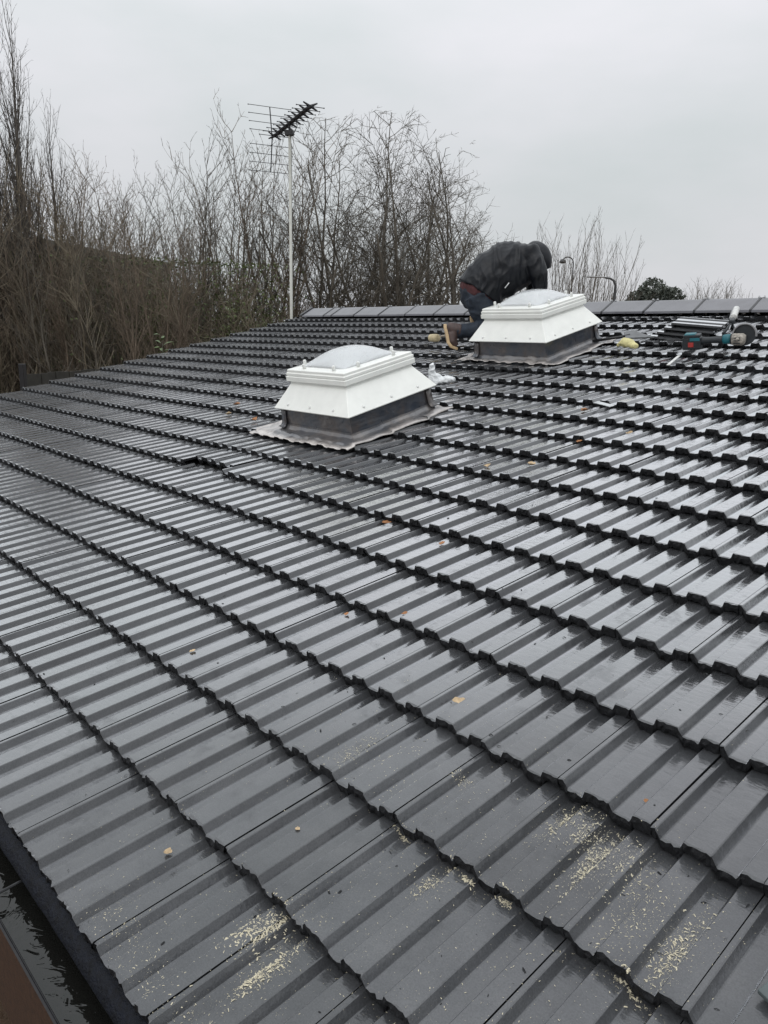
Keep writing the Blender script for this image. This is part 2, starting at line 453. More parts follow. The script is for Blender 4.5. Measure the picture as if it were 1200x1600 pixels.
# eaves felt tray, ragged strip below the last tiles
V, F = [], []
nx = 500
prof = [(-2.070, -0.040), (-2.108, -0.040), (-2.122, -0.048), (-2.136, -0.060), (-2.139, -0.070)]
for i in range(nx + 1):
    u = -9.05 + (2.65 + 9.05) * i / nx
    for q, (v, n) in enumerate(prof):
        V.append(RP(u, v + 0.003 * mnoise.noise((u * 9, q, 0)), n + 0.003 * mnoise.noise((u * 14, q * 3.1, 4))))
k = len(prof)
for i in range(nx):
    for q in range(k - 1): F.append((i * k + q, i * k + q + 1, (i + 1) * k + q + 1, (i + 1) * k + q))
hput('eaves_felt', mesh('eaves_felt', V, F, [M_FELT], True))

# gutter with standing water
gc = RP(0, -2.164, -0.10)
GY, GZ = gc.y, gc.z
bm = bmesh.new()
pr = []
R_ = 0.058
for k in range(13):
    t = math.pi + math.pi * k / 12
    pr.append((GY + R_ * math.cos(t), GZ + R_ * math.sin(t) * 0.95))
pr = [(GY - R_ - 0.006, GZ + 0.004), (GY - R_ - 0.002, GZ + 0.008)] + pr + [(GY + R_, GZ + 0.02)]
outer = [(y + (y - GY) * 0.06, z + (z - GZ) * 0.06 - 0.001) for y, z in pr][::-1]
ring = pr + outer
A = [bm.verts.new((-9.08, y, z)) for y, z in ring]; B = [bm.verts.new((2.68, y, z)) for y, z in ring]
for k in range(len(ring)): bm.faces.new((A[k], A[(k + 1) % len(ring)], B[(k + 1) % len(ring)], B[k]))
bm.faces.new(A[::-1]); bm.faces.new(B)
gut = hput('gutter', bm_mesh('gutter', bm, [M_BLACK]))
def water_mat():
    m, nt, b = node_mat('dark gutter water')
    b.inputs['Base Color'].default_value = (0.010, 0.010, 0.009, 1); b.inputs['Roughness'].default_value = 0.03
    v = pos_vec(nt)
    w = nt.nodes.new('ShaderNodeTexNoise'); w.inputs['Scale'].default_value = 15; w.inputs['Detail'].default_value = 2; w.inputs['Distortion'].default_value = 2.2
    nt.links.new(v, w.inputs['Vector']); bump(nt, b, w.outputs['Fac'], 0.0035)
    return m
zw = GZ - 0.022
me = mesh('gutter_water', [(-9.07, GY - 0.0505, zw), (2.67, GY - 0.0505, zw), (2.67, GY + 0.0505, zw), (-9.07, GY + 0.0505, zw)], [(0, 1, 2, 3)], [water_mat()])
put('gutter_water', me, gut)
bm = bmesh.new()
for u in np.arange(-8.8, 2.6, 0.9):
    tube(bm, [(u, GY - R_ - 0.004, GZ + 0.010), (u, GY, GZ + 0.016), (u, GY + R_, GZ + 0.022)], 0.004, 6)
put('gutter_strap', bm_mesh('gutter_strap', bm, [M_BLACK]), gut)

# ridge tiles with dark unions and bright clips
RJ = [-8.80, -8.25, -8.06, -7.54, -7.0, -6.46, -5.92, -5.38, -4.84, -4.36, -3.94, -3.42, -2.93, -2.39, -1.85, -1.31, -0.77, -0.23, 0.31, 0.85, 1.39, 1.93, 2.47]
ya, za = RP(0, 5.262, 0).y, RP(0, 5.262, 0).z
def ridge_section(s=0.0):
    p0 = RP(0, 5.015, 0.012 + s); p1 = RP(0, 5.028, 0.030 + s)
    top = za + 0.098 + s
    half = [(p0.y, p0.z), (p1.y - 0.004, p1.z), (p1.y, p1.z + 0.004), (ya - 0.045, top - 0.012), (ya - 0.02, top - 0.002)]
    return half + [(2 * ya - y, z) for y, z in half[::-1]]
rr = random.Random(3)
for a, b in zip(RJ, RJ[1:]):
    bm = bmesh.new()
    sec = ridge_section(rr.uniform(-0.002, 0.002))
    L_ = b - a - 0.012
    prism(bm, sec, -L_ / 2, L_ / 2)
    o = hput('ridge_tile', bm_mesh('ridge_tile', bm, [M_RIDGE]), Matrix.Translation(((a + b) / 2, 0, 0)) @ Matrix.Rotation(rr.uniform(-.004, .004), 4, 'Y'))
for a in RJ[1:-1]:
    bm = bmesh.new(); sec = ridge_section(0.005)
    inner = ridge_section(-0.02)
    A = [[bm.verts.new((x, y, z)) for y, z in s] for x in (-0.011, 0.011) for s in (sec,)]
    for k in range(len(sec) - 1): bm.faces.new((A[0][k], A[0][k + 1], A[1][k + 1], A[1][k]))
    for x in (-0.011, 0.011):
        P = [bm.verts.new((x, y, z)) for y, z in sec]; Q = [bm.verts.new((x, y, z)) for y, z in inner]
        for k in range(len(sec) - 1): bm.faces.new((P[k], P[k + 1], Q[k + 1], Q[k]))
    u_ = hput('ridge_union', bm_mesh('ridge_union', bm, [M_BLACK]), Matrix.Translation((a, 0, 0)))
    bm = bmesh.new()
    for dx in (-0.025, 0.025):
        lathe(bm, [(0.012, 0), (0.012, 0.006), (0.007, 0.010), (0.007, 0.016)], 8, Matrix.Translation((dx, ya - 0.012, za + 0.100)))
    put('ridge_screw', bm_mesh('ridge_screw', bm, [M_CLIP]), u_)
bm = bmesh.new(); prism(bm, ridge_section(0.014), -8.86, -8.80)
hput('ridge_end_cap', bm_mesh('ridge_end_cap', bm, [M_BLACK]))

# ------------------------------------------------------------------ skylights
def surf_drape(u, v):
    return surf(u, v)
def make_skylight(u0, v0, label, apron, seed):
    root = empty('skylight', RM(u0, v0, 0), label, 'skylight', 'white dome skylights on the roof')
    rnd = random.Random(seed)
    A_UP = 0.388
    # lead-clad upstand
    bm = bmesh.new()
    seg = 10
    rings = []
    for h in (-0.05, 0.02, 0.06, 0.12, 0.172):
        row = []
        for side in range(4):
            for k in range(seg):
                t = -1 + 2 * k / seg
                x, y = [(t, -1), (1, t), (-t, 1), (-1, -t)][side]
                d = 0.004 * mnoise.noise((x * 3 + u0, y * 3, h * 12))
                row.append(bm.verts.new((x * (A_UP + d), y * (A_UP + d), h)))
        rings.append(row)
    n = len(rings[0])
    for a, b in zip(rings, rings[1:]):
        for k in range(n): bm.faces.new((a[k], a[(k + 1) % n], b[(k + 1) % n], b[k]))
    put('upstand', bm_mesh('upstand', bm, [M_LEAD], False), root)
    # lead flashing dressed over the tiles
    lx, rx, fy, by = apron
    def lin(a, b, n): return [a + (b - a) * i / n for i in range(n + 1)]
    xs = sorted(set([round(x, 4) for x in lin(lx, -A_UP, 16) + lin(-A_UP, A_UP, 44) + lin(A_UP, rx, 12)]))
    ys = sorted(set([round(y, 4) for y in lin(fy, -A_UP, 16) + lin(-A_UP, A_UP, 44) + lin(A_UP, by, 10)]))
    V, F, PT = [], [], []
    for i, x in enumerate(xs):
        for j, y in enumerate(ys):
            dx = max(abs(x) - A_UP, 0); dy = max(abs(y) - A_UP, 0); dist = math.hypot(dx, dy) if (dx and dy) else max(dx, dy)
            inside = abs(x) < A_UP - 1e-6 and abs(y) < A_UP - 1e-6
            ed = min(x - lx, rx - x, y - fy, by - y)
            wob = 0.010 * mnoise.noise((x * 7 + u0 * 3, y * 7, seed)) * (1 if ed < 0.02 else 0)
            xx = x + (wob if min(x - lx, rx - x) < 0.02 else 0); yy = y + (2.0 * wob if min(y - fy, by - y) < 0.02 else 0)
            base = 0.008 + 0.0035 * mnoise.noise((x * 11, y * 11, seed + 5))
            drape = max(0.0, 1 - ed / 0.17)
            s = surf(u0 + xx, v0 + yy)
            h = base * (1 - drape) + (max(s, -0.055) * 0.42 + 0.010 + 0.017 * mnoise.noise((x * 7, y * 7, seed + 9))) * drape
            h = max(h, s + 0.003)
            fil = max(0.0, 1 - dist / 0.045)
            h += 0.035 * fil ** 2.2
            V.append((xx, yy, h)); PT.append(max(0.0, min(1.0, 1 - (ed - 0.012) / 0.05)) * (1.0 if (y - fy) < 0.07 or (x - lx) < 0.10 else 0.55) + (0.55 if (x < -A_UP - 0.02) else 0) + 0.14 + 0.22 * max(0, mnoise.noise((x * 6, y * 6, seed + 3))))
    ny = len(ys)
    for i in range(len(xs) - 1):
        for j in range(ny - 1):
            cx, cy = (xs[i] + xs[i + 1]) / 2, (ys[j] + ys[j + 1]) / 2
            if abs(cx) < A_UP and abs(cy) < A_UP: continue
            F.append((i * ny + j, (i + 1) * ny + j, (i + 1) * ny + j + 1, i * ny + j + 1))
    me = mesh('lead_flashing', V, F, [M_LEAD], True)
    at = me.attributes.new('patina', 'FLOAT', 'POINT'); at.data.foreach_set('value', [min(1.0, p) for p in PT])
    o = put('lead_flashing', me, root)
    so = o.modifiers.new('thick', 'SOLIDIFY'); so.thickness = 0.004; so.offset = 0
    # folded lead corner pieces
    for sx, sy in ((-1, -1), (1, 1)):
        bm = bmesh.new()
        c = A_UP + 0.006
        path = [(0, 0.168), (0.004, 0.10), (0.010, 0.05), (0.022, 0.03), (0.04, 0.022)]
        rows = []
        for d, h in path:
            wd = 0.05 - d * 0.2
            rows.append([bm.verts.new((sx * (c + d), sy * (c - wd), h)), bm.verts.new((sx * (c + d), sy * (c + d * 0.7), h + 0.002)), bm.verts.new((sx * (c - wd), sy * (c + d), h))])
        for a, b in zip(rows, rows[1:]):
            for k in range(2): bm.faces.new((a[k], a[k + 1], b[k + 1], b[k]))
        o = put('corner_flap', bm_mesh('corner_flap', bm, [M_LEAD], True), root)
        so = o.modifiers.new('thick', 'SOLIDIFY'); so.thickness = 0.003; so.offset = 1
    # splayed white kerb
    bm = bmesh.new()
    square_loft(bm, [(0.418, 0.172), (0.429, 0.166), (0.431, 0.172), (0.427, 0.177), (0.322, 0.328), (0.318, 0.332), (0.318, 0.360), (0.300, 0.360)], ch=0.004)
    kerb = put('kerb', bm_mesh('kerb', bm, [M_UPVC]), root)
    slope = math.atan2(0.328 - 0.177, -(0.322 - 0.427))
    for side in range(4):
        for t in (-0.66, -0.02, 0.62):
            bm = bmesh.new()
            lathe(bm, [(0.0105, 0), (0.0105, 0.003), (0.0075, 0.006), (0.003, 0.0075)], 10)
            f = 0.16
            a = 0.427 + (0.322 - 0.427) * f; h = 0.177 + (0.328 - 0.177) * f
            X = Matrix.Rotation(side * math.pi / 2, 4, 'Z') @ Matrix.Translation((t * a, -a, h)) @ Matrix.Rotation(math.pi / 2 - (math.pi / 2 - math.atan2(0.151, 0.105)), 4, 'X')
            put('screw_cap', bm_mesh('screw_cap', bm, [M_CAP], True), kerb, X)
    # stepped frame
    bm = bmesh.new()
    square_loft(bm, [(0.300, 0.356), (0.334, 0.352), (0.338, 0.356), (0.338, 0.386), (0.334, 0.390), (0.330, 0.391), (0.330, 0.394), (0.334, 0.397), (0.334, 0.412), (0.330, 0.416),
                     (0.326, 0.418), (0.326, 0.434), (0.320, 0.439), (0.305, 0.441), (0.245, 0.446), (0.238, 0.444), (0.236, 0.436), (0.236, 0.34)], ch=0.005)
    fr = put('frame', bm_mesh('frame', bm, [M_UPVC]), root)
    for side in range(4):
        for t in (-0.52, 0.60):
            bm = bmesh.new()
            lathe(bm, [(0.0125, 0), (0.0125, 0.030), (0.010, 0.034), (0.005, 0.036)], 12)
            X = Matrix.Rotation(side * math.pi / 2, 4, 'Z') @ Matrix.Translation((t * 0.30, -0.288, 0.441))
            put('frame_cap', bm_mesh('frame_cap', bm, [M_CAP], True), fr, X)
    # double-skinned dome
    def dome(a, H, h0, th):
        N = 28; V = []; F = []
        for i in range(N + 1):
            for j in range(N + 1):
                x, y = -1 + 2 * i / N, -1 + 2 * j / N
                z = H * (max(0, (1 - abs(x) ** 2.3)) ** 0.85) * (max(0, (1 - abs(y) ** 2.3)) ** 0.85)
                V.append((x * a, y * a, h0 + z))
        for i in range(N):
            for j in range(N):
                q = i * (N + 1) + j; F.append((q, q + N + 1, q + N + 2, q + 1))
        return mesh('dome', V, F, [M_DOME], True)
    d = put('dome', dome(0.258, 0.096, 0.444, 0), root)
    so = d.modifiers.new('thick', 'SOLIDIFY'); so.thickness = 0.004; so.offset = -1
    bm = bmesh.new(); square_loft(bm, [(0.232, 0.446), (0.20, 0.405), (0.19, 0.40)], ch=0.01)
    f = [v for v in bm.verts if abs(v.co.z - 0.40) < 1e-4]; bm.faces.new(f)
    put('diffuser', bm_mesh('diffuser', bm, [M_LINER]), root)
    return root
make_skylight(-3.075, 1.187, 'nearer white dome skylight with wide crumpled lead apron, screws along its kerb', (-0.655, 0.52, -0.555, 0.50), 3)
make_skylight(-3.095, 3.418, 'farther white dome skylight beside the kneeling roofer', (-0.60, 0.53, -0.47, 0.48), 8)

# ------------------------------------------------------------------ tv aerial
M_POLE = simple('pale galvanised pole', (0.46, 0.46, 0.42), 0.45, 0.1, 10, metallic=0.2)
M_AER = simple('black aerial', (0.012, 0.012, 0.014), 0.45, 0.3, 20)
mx, my, mtop = -9.175, 4.955, 3.85
aer = empty('tv_aerial', (mx, my, GROUND), 'black tv aerial with grid reflector on a tall pale pole at the gable', 'aerial')
bm = bmesh.new(); tube(bm, [(0, 0, 0), (0.0, 0, 3), (0.01, 0, mtop - GROUND)], 0.024, 12)
put('mast', bm_mesh('mast', bm, [M_POLE], True), aer)
r_ = Vector((0.6764, 0.7365, 0)); a_ = Vector((-0.7365, 0.6764, 0))
bd = (r_ * 0.40 - a_ * 0.917).normalized(); lat = (r_ * 0.917 + a_ * 0.40).normalized(); up = Vector((0, 0, 1))
hub = Vector((0.0, 0, mtop - GROUND + 0.17))
BL0, BL1 = -1.0, 1.05
bm = bmesh.new(); tube(bm, [hub + bd * BL0, hub + bd * BL1], 0.011, 6)
put('boom', bm_mesh('boom', bm, [M_AER]), aer)
bm = bmesh.new(); tube(bm, [hub - up * 0.2, hub - up * 0.02], 0.016, 8); put('boom_stem', bm_mesh('boom_stem', bm, [M_AER]), aer)
bm = bmesh.new(); box(bm, hub + Vector((0, 0, -0.13)), (0.13, 0.08, 0.08), Matrix.Rotation(0.6, 4, 'Z'), 0.01)
put('clamp', bm_mesh('clamp', bm, [M_AER]), aer)
bm = bmesh.new(); tube(bm, [hub + bd * 0.30 + up * -0.01, hub + bd * 0.34 + up * -0.10 + lat * 0.02, hub + bd * 0.16 + up * -0.17 + lat * 0.02, hub + bd * -0.05 + up * -0.2, hub + up * -0.28 + r_ * 0.03, hub + up * -1.6 + r_ * 0.026], 0.006, 6)
put('cable', bm_mesh('cable', bm, [M_AER], True), aer)
nst = 10
for i in range(nst):
    s = BL0 + 0.18 + (BL1 - 0.02 - BL0 - 0.18) * (i / (nst - 1)) ** 0.93
    c = hub + bd * s
    bm = bmesh.new()
    for sx in (-1, 1):
        for sz in (-1, 1):
            tube(bm, [c, c + lat * sx * 0.105 + up * sz * 0.05], [0.022, 0.010], 5)
    ln = 0.20 if i > 2 else 0.25
    tube(bm, [c - lat * ln, c + lat * ln], 0.0055, 5)
    for sx in (-1, 1): tube(bm, [c + lat * ln * sx, c + lat * (ln + 0.012) * sx], 0.009, 5)
    put('director', bm_mesh('director', bm, [M_AER]), aer)
for sz in (1, -1):
    rc = hub + bd * (BL0 + 0.02)
    bm = bmesh.new()
    tube(bm, [rc, rc + up * sz * 0.50 - bd * 0.12], 0.010, 6)
    for k in range(4):
        c = rc + (up * sz * 0.50 - bd * 0.12) * (0.22 + 0.26 * k)
        tube(bm, [c - lat * 0.36, c + lat * 0.36], 0.0050, 5)
        for sx in (-1, 1): tube(bm, [c + lat * 0.352 * sx, c + lat * 0.37 * sx], 0.008, 5)
    put('reflector', bm_mesh('reflector', bm, [M_AER]), aer)

# ------------------------------------------------------------------ bare trees
def bark(name, c, var=0.35): return simple(name, c, 0.85, var, 1.5, bmp=0.004, bscale=40)
M_BK_BROWN = bark('brown twig bark', (0.150, 0.118, 0.088))
M_BK_GREY = bark('grey twig bark', (0.120, 0.108, 0.088))
M_BK_DARK = bark('dark wet twig bark', (0.125, 0.112, 0.092))
M_BK_POP = bark('poplar bark', (0.095, 0.084, 0.072))
M_BK_FAR = bark('pale distant twig bark', (0.135, 0.12, 0.10))
def rand_perp(d, rnd):
    while True:
        a = Vector((rnd.gauss(0, 1), rnd.gauss(0, 1), rnd.gauss(0, 1)))
        p = a - d * a.dot(d)
        if p.length > 0.2: return p.normalized()
def grow(S, rnd, p, d, L, r, lev, P):
    cfg = P[lev]
    n = max(2, int(round(L / cfg['seg']))); st = L / n
    d = d.normalized(); pts = []
    rend = cfg.get('rend', 0.25)
    for i in range(n):
        d = (d + rand_perp(d, rnd) * rnd.uniform(0, cfg['wander']) + Vector((0, 0, 1)) * cfg['up']).normalized()
        q = p + d * st
        ra = r * (1 - (1 - rend) * i / n); rb = r * (1 - (1 - rend) * (i + 1) / n)
        S.append((p, q, ra, rb, lev)); pts.append((q, d.copy(), rb, (i + 1) / n)); p = q
    if lev + 1 >= len(P): return
    nc = cfg['kids'] if isinstance(cfg['kids'], int) else max(1, int(cfg['kids'] * L + rnd.random()))
    for c in range(nc):
        t = cfg['from'] + (1 - cfg['from']) * ((c + rnd.random()) / nc)
        k = min(n - 1, int(t * n)); q, dd, rb, tt = pts[k]
        prev = S[-n + k][0] if False else q
        ang = math.radians(rnd.uniform(*cfg['ang']))
        nd = (dd * math.cos(ang) + rand_perp(dd, rnd) * math.sin(ang)).normalized()
        nd.z = max(nd.z, cfg.get('zmin', -1.0))
        cl = L * rnd.uniform(*cfg['len']) * (1 - cfg.get('taper', 0.45) * t)
        grow(S, rnd, q, nd, cl, max(rb * cfg.get('rk', 0.6), P[lev + 1].get('rmin', 0.003)), lev + 1, P)
def segs_mesh(name, S, mat, rmin=0.0):
    if not S: S = [(Vector((0, 0, 0)), Vector((0, 0, 0.1)), 0.01, 0.01, 0)]
    A = np.array([s[0][:] for s in S]); B = np.array([s[1][:] for s in S])
    ra = np.maximum(np.array([s[2] for s in S]), rmin); rb = np.maximum(np.array([s[3] for s in S]), rmin * 0.8)
    D = B - A; D /= np.linalg.norm(D, axis=1)[:, None] + 1e-9
    X = np.cross(D, np.array([0.31, 0.52, 0.79])); X /= np.linalg.norm(X, axis=1)[:, None] + 1e-9
    Y = np.cross(D, X)
    big = ra > 0.03
    V = []; F = []; off = 0
    for mask, n in ((big, 7), (~big, 3)):
        if not mask.any(): continue
        m = int(mask.sum()); ang = np.arange(n) * 2 * np.pi / n
        cs, sn = np.cos(ang), np.sin(ang)
        dirs = X[mask][:, None, :] * cs[None, :, None] + Y[mask][:, None, :] * sn[None, :, None]
        va = A[mask][:, None, :] + dirs * ra[mask][:, None, None]; vb = B[mask][:, None, :] + dirs * rb[mask][:, None, None]
        V.append(np.concatenate([va, vb], axis=1).reshape(-1, 3))
        base = off + np.arange(m)[:, None] * (2 * n); k = np.arange(n); k2 = (k + 1) % n
        F.append(np.stack([base + k, base + k2, base + n + k2, base + n + k], axis=2).reshape(-1, 4))
        off += m * 2 * n
    V = np.concatenate(V); F = np.concatenate(F)
    me = bpy.data.meshes.new(name)
    me.vertices.add(len(V)); me.vertices.foreach_set('co', V.ravel().astype('f4'))
    me.loops.add(len(F) * 4); me.loops.foreach_set('vertex_index', F.ravel().astype('i4'))
    me.polygons.add(len(F)); me.polygons.foreach_set('loop_start', np.arange(len(F), dtype='i4') * 4)
    me.update(calc_edges=True); me.polygons.foreach_set('use_smooth', [True] * len(F)); me.materials.append(mat)
    return me
Z = Vector((0, 0, 1))
def tree_poplar(seed):
    rnd = random.Random(seed); S = []
    P = [dict(seg=0.45, wander=0.05, up=0.02, kids=30, ang=(11, 24), len=(0.26, 0.54), taper=0.72, rk=0.45, rend=0.10, **{'from': 0.10}),
         dict(seg=0.25, wander=0.12, up=0.13, kids=3.8, ang=(16, 38), len=(0.22, 0.48), taper=0.4, rk=0.55, rend=0.25, rmin=0.013, **{'from': 0.15}),
         dict(seg=0.16, wander=0.22, up=0.08, kids=2.6, ang=(20, 50), len=(0.25, 0.5), rk=0.7, rmin=0.0075, **{'from': 0.15}),
         dict(seg=0.14, wander=0.25, up=0.05, kids=0, ang=(0, 0), len=(0, 0), rmin=0.006, **{'from': 0})]
    grow(S, rnd, Vector((0, 0, 0)), Z, 11.5, 0.14, 0, P); return S, 11.5
def tree_sapling(seed, h=8.5):
    rnd = random.Random(seed); S = []
    P = [dict(seg=0.4, wander=0.10, up=0.03, kids=24, ang=(18, 40), len=(0.20, 0.44), taper=0.6, rk=0.5, rend=0.12, **{'from': 0.16}),
         dict(seg=0.25, wander=0.20, up=0.07, kids=3.0, ang=(22, 48), len=(0.25, 0.5), taper=0.4, rk=0.55, rmin=0.011, **{'from': 0.15}),
         dict(seg=0.16, wander=0.26, up=0.07, kids=4.0, ang=(22, 52), len=(0.28, 0.6), rk=0.7, rmin=0.0085, **{'from': 0.12}),
         dict(seg=0.13, wander=0.30, up=0.05, kids=0, ang=(0, 0), len=(0, 0), rmin=0.0068, **{'from': 0})]
    ns = rnd.choice((1, 2, 2))
    for k in range(ns):
        a = rnd.uniform(0, 6.28); d = Vector((math.cos(a) * 0.1 * k, math.sin(a) * 0.1 * k, 1))
        grow(S, rnd, Vector((0.15 * k, 0.1 * k, 0)), d, h * (1 - 0.12 * k), 0.065, 0, P)
    return S, h
def tree_shrub(seed, h=9.6):
    rnd = random.Random(seed); S = []
    P = [dict(seg=0.35, wander=0.15, up=0.0, kids=14, ang=(26, 62), len=(0.26, 0.48), taper=0.40, rk=0.55, rend=0.16, **{'from': 0.22}),
         dict(seg=0.24, wander=0.22, up=0.015, kids=4.0, ang=(28, 65), len=(0.28, 0.55), taper=0.4, rk=0.6, rmin=0.013, **{'from': 0.12}),
         dict(seg=0.16, wander=0.26, up=0.035, kids=5.6, ang=(28, 65), len=(0.3, 0.6), rk=0.7, rmin=0.0090, **{'from': 0.10}),
         dict(seg=0.12, wander=0.32, up=0.04, kids=0, ang=(0, 0), len=(0, 0), rmin=0.0070, **{'from': 0})]
    N = 17; rad = h * 0.30
    for k in range(N):
        a = k * 2.4 + rnd.uniform(-0.4, 0.4); ph = math.radians(2 + 36 * (k / (N - 1)) ** 0.75)
        L_ = h * (1.0 - 0.16 * (ph / 0.55) ** 2) * rnd.uniform(0.86, 1.0)
        d = Vector((math.cos(a) * math.sin(ph), math.sin(a) * math.sin(ph), math.cos(ph)))
        grow(S, rnd, Vector((math.cos(a) * 0.25, math.sin(a) * 0.25, 0)), d, L_, 0.075, 0, P)
    def inside(p):      # rounded crown with a ragged rim
        w = 1 + 0.13 * mnoise.noise(p * 0.9) + 0.10 * mnoise.noise(p * 3.0)
        return (p.x * p.x + p.y * p.y) / rad ** 2 + ((p.z - 0.46 * h) / (0.53 * h)) ** 2 < w or p.z < 0.3 * h and p.x * p.x + p.y * p.y < (rad * 0.8) ** 2
    return [q_ for q_ in S if inside(q_[1])], h
def tree_fan(seed, h=9.5):
    rnd = random.Random(seed); S = []
    P = [dict(seg=0.5, wander=0.07, up=0.03, kids=12, ang=(10, 24), len=(0.22, 0.45), taper=0.5, rk=0.5, rend=0.14, **{'from': 0.25}),
         dict(seg=0.35, wander=0.12, up=0.07, kids=2.0, ang=(12, 28), len=(0.3, 0.55), taper=0.4, rk=0.6, rmin=0.013, **{'from': 0.15}),
         dict(seg=0.25, wander=0.15, up=0.07, kids=1.5, ang=(12, 34), len=(0.3, 0.6), rk=0.7, rmin=0.009, **{'from': 0.15}),
         dict(seg=0.22, wander=0.2, up=0.05, kids=0, ang=(0, 0), len=(0, 0), rmin=0.007, **{'from': 0})]
    for k in range(9):
        a = k * 2.4; t = 0.05 + 0.055 * k
        d = Vector((math.cos(a) * t, math.sin(a) * t, 1))
        grow(S, rnd, Vector((math.cos(a) * 0.25, math.sin(a) * 0.25, 0)), d, h * rnd.uniform(0.9, 1.0) * (1 - 0.035 * k), 0.075, 0, P)
    return S, h
def tree_meshes(S, mat, kind):
    return (segs_mesh(kind + '_trunk', [s for s in S if s[4] == 0], mat), segs_mesh(kind + '_crown', [s for s in S if s[4] > 0], mat))
PROTO = {}
for kind, fn, seeds, mats in (('poplar', tree_poplar, (1, 2), (M_BK_POP,)), ('sapling', tree_sapling, (11, 12, 13, 14, 15, 16), (M_BK_BROWN, M_BK_GREY)),
                              ('shrub', tree_shrub, (21, 22, 23), (M_BK_DARK,)), ('fan', tree_fan, (31, 32), (M_BK_FAR,))):
    PROTO[kind] = []
    for i, s in enumerate(seeds):
        S, h = fn(s)
        top = max(q[1].z for q in S)
        PROTO[kind].append((*tree_meshes(S, mats[i % len(mats)], kind), top))
TREES = [('poplar', -35.59, 6.39, 15.75), ('poplar', -32.87, 6.77, 17.64), ('poplar', -31.28, 7.21, 16.15), ('poplar', -34.58, 8.78, 14.75), ('poplar', -32.17, 8.82, 17.14), ('poplar', -34.3, 10.38, 13.54), ('sapling', -32.71, 6.15, 8.68), ('sapling', -39.03, 8.01, 10.26), ('sapling', -30.71, 6.1, 9.6), ('sapling', -34.28, 7.42, 9.19), ('sapling', -39.04, 9.04, 10.61), ('sapling', -34.64, 8.07, 9.96), ('sapling', -30.71, 7.19, 9.98), ('sapling', -33.9, 8.53, 10.73), ('sapling', -29.47, 7.42, 8.9), ('sapling', -35.85, 9.73, 11.11), ('sapling', -35.07, 9.78, 10.8), ('sapling', -28.73, 7.74, 8.07), ('sapling', -36.63, 10.69, 11.43), ('sapling', -27.78, 7.84, 7.61), ('sapling', -33.3, 9.88, 11.73), ('sapling', -28.8, 8.59, 10.74), ('sapling', -28.22, 8.49, 7.29), ('sapling', -30.02, 9.33, 10.17), ('sapling', -35.0, 11.62, 11.04), ('sapling', -27.52, 8.87, 7.91), ('sapling', -30.7, 10.25, 10.61), ('sapling', -30.68, 10.55, 10.91), ('sapling', -29.46, 10.25, 9.02), ('sapling', -32.76, 11.82, 11.63), ('sapling', -35.11, 13.25, 12.35), ('sapling', -27.99, 10.17, 8.4), ('sapling', -29.26, 11.05, 9.67), ('sapling', -31.03, 12.25, 10.98), ('sapling', -26.04, 9.97, 8.34), ('sapling', -34.27, 14.14, 11.1), ('sapling', -26.45, 10.71, 8.94), ('sapling', -27.82, 11.47, 8.6), ('sapling', -32.34, 13.81, 9.83), ('sapling', -25.72, 10.94, 8.63), ('sapling', -25.01, 10.71, 7.4), ('sapling', -32.38, 14.7, 10.67), ('sapling', -31.24, 14.5, 10.07), ('sapling', -26.44, 12.14, 8.74), ('sapling', -27.52, 13.0, 10.38), ('sapling', -35.66, 17.92, 13.04), ('sapling', -28.48, 14.24, 10.79), ('sapling', -28.99, 14.84, 11.88), ('sapling', -29.26, 15.39, 12.44), ('sapling', -29.5, 16.12, 12.14), ('sapling', -33.35, 19.12, 13.05), ('sapling', -32.86, 19.31, 13.62), ('sapling', -30.5, 18.34, 13.14), ('sapling', -33.04, 20.44, 14.37), ('sapling', -30.3, 19.05, 15.12), ('sapling', -28.52, 18.45, 13.45), ('sapling', -29.03, 19.33, 13.68), ('shrub', -29.27, 22.31, 14.08), ('shrub', -26.81, 23.7, 14.14), ('shrub', -26.39, 26.74, 13.38), ('fan', -22.2, 29.63, 9.83), ('fan', -23.45, 32.83, 8.95), ('fan', -19.86, 29.14, 9.72), ('fan', -23.6, 35.7, 10.11), ('fan', -21.41, 33.52, 9.09), ('fan', -22.93, 37.95, 7.95), ('fan', -36.51, 74.8, 9.7), ('fan', -37.27, 78.53, 10.21), ('fan', -33.78, 73.22, 10.24), ('fan', -36.35, 81.05, 10.6), ('fan', -34.3, 78.72, 9.85)]
TINFO = {'poplar': ('poplar_tree', 'tall bare poplar rising above the brown thicket at far left', 'tall bare poplars at the left edge'),
         'sapling': ('bare_tree', 'slender leafless tree with upswept twigs in the belt left of the aerial', 'slender bare trees beyond the gable'),
         'shrub': ('bare_shrub', 'large leafless many stemmed shrub with rounded crown behind the ridge, right of the aerial', 'bare multi-stemmed shrubs behind the ridge'),
         'fan': ('distant_bare_tree', 'pale leafless tree with fine upright branches far behind the ridge', 'distant bare trees right of the roofer')}
ORD = 'first second third fourth fifth sixth seventh eighth ninth tenth eleventh twelfth thirteenth fourteenth fifteenth sixteenth seventeenth eighteenth nineteenth twentieth'.split()
ORD += ['twenty-' + w for w in ORD[:9]] + ['thirtieth'] + ['thirty-' + w for w in ORD[:9]]
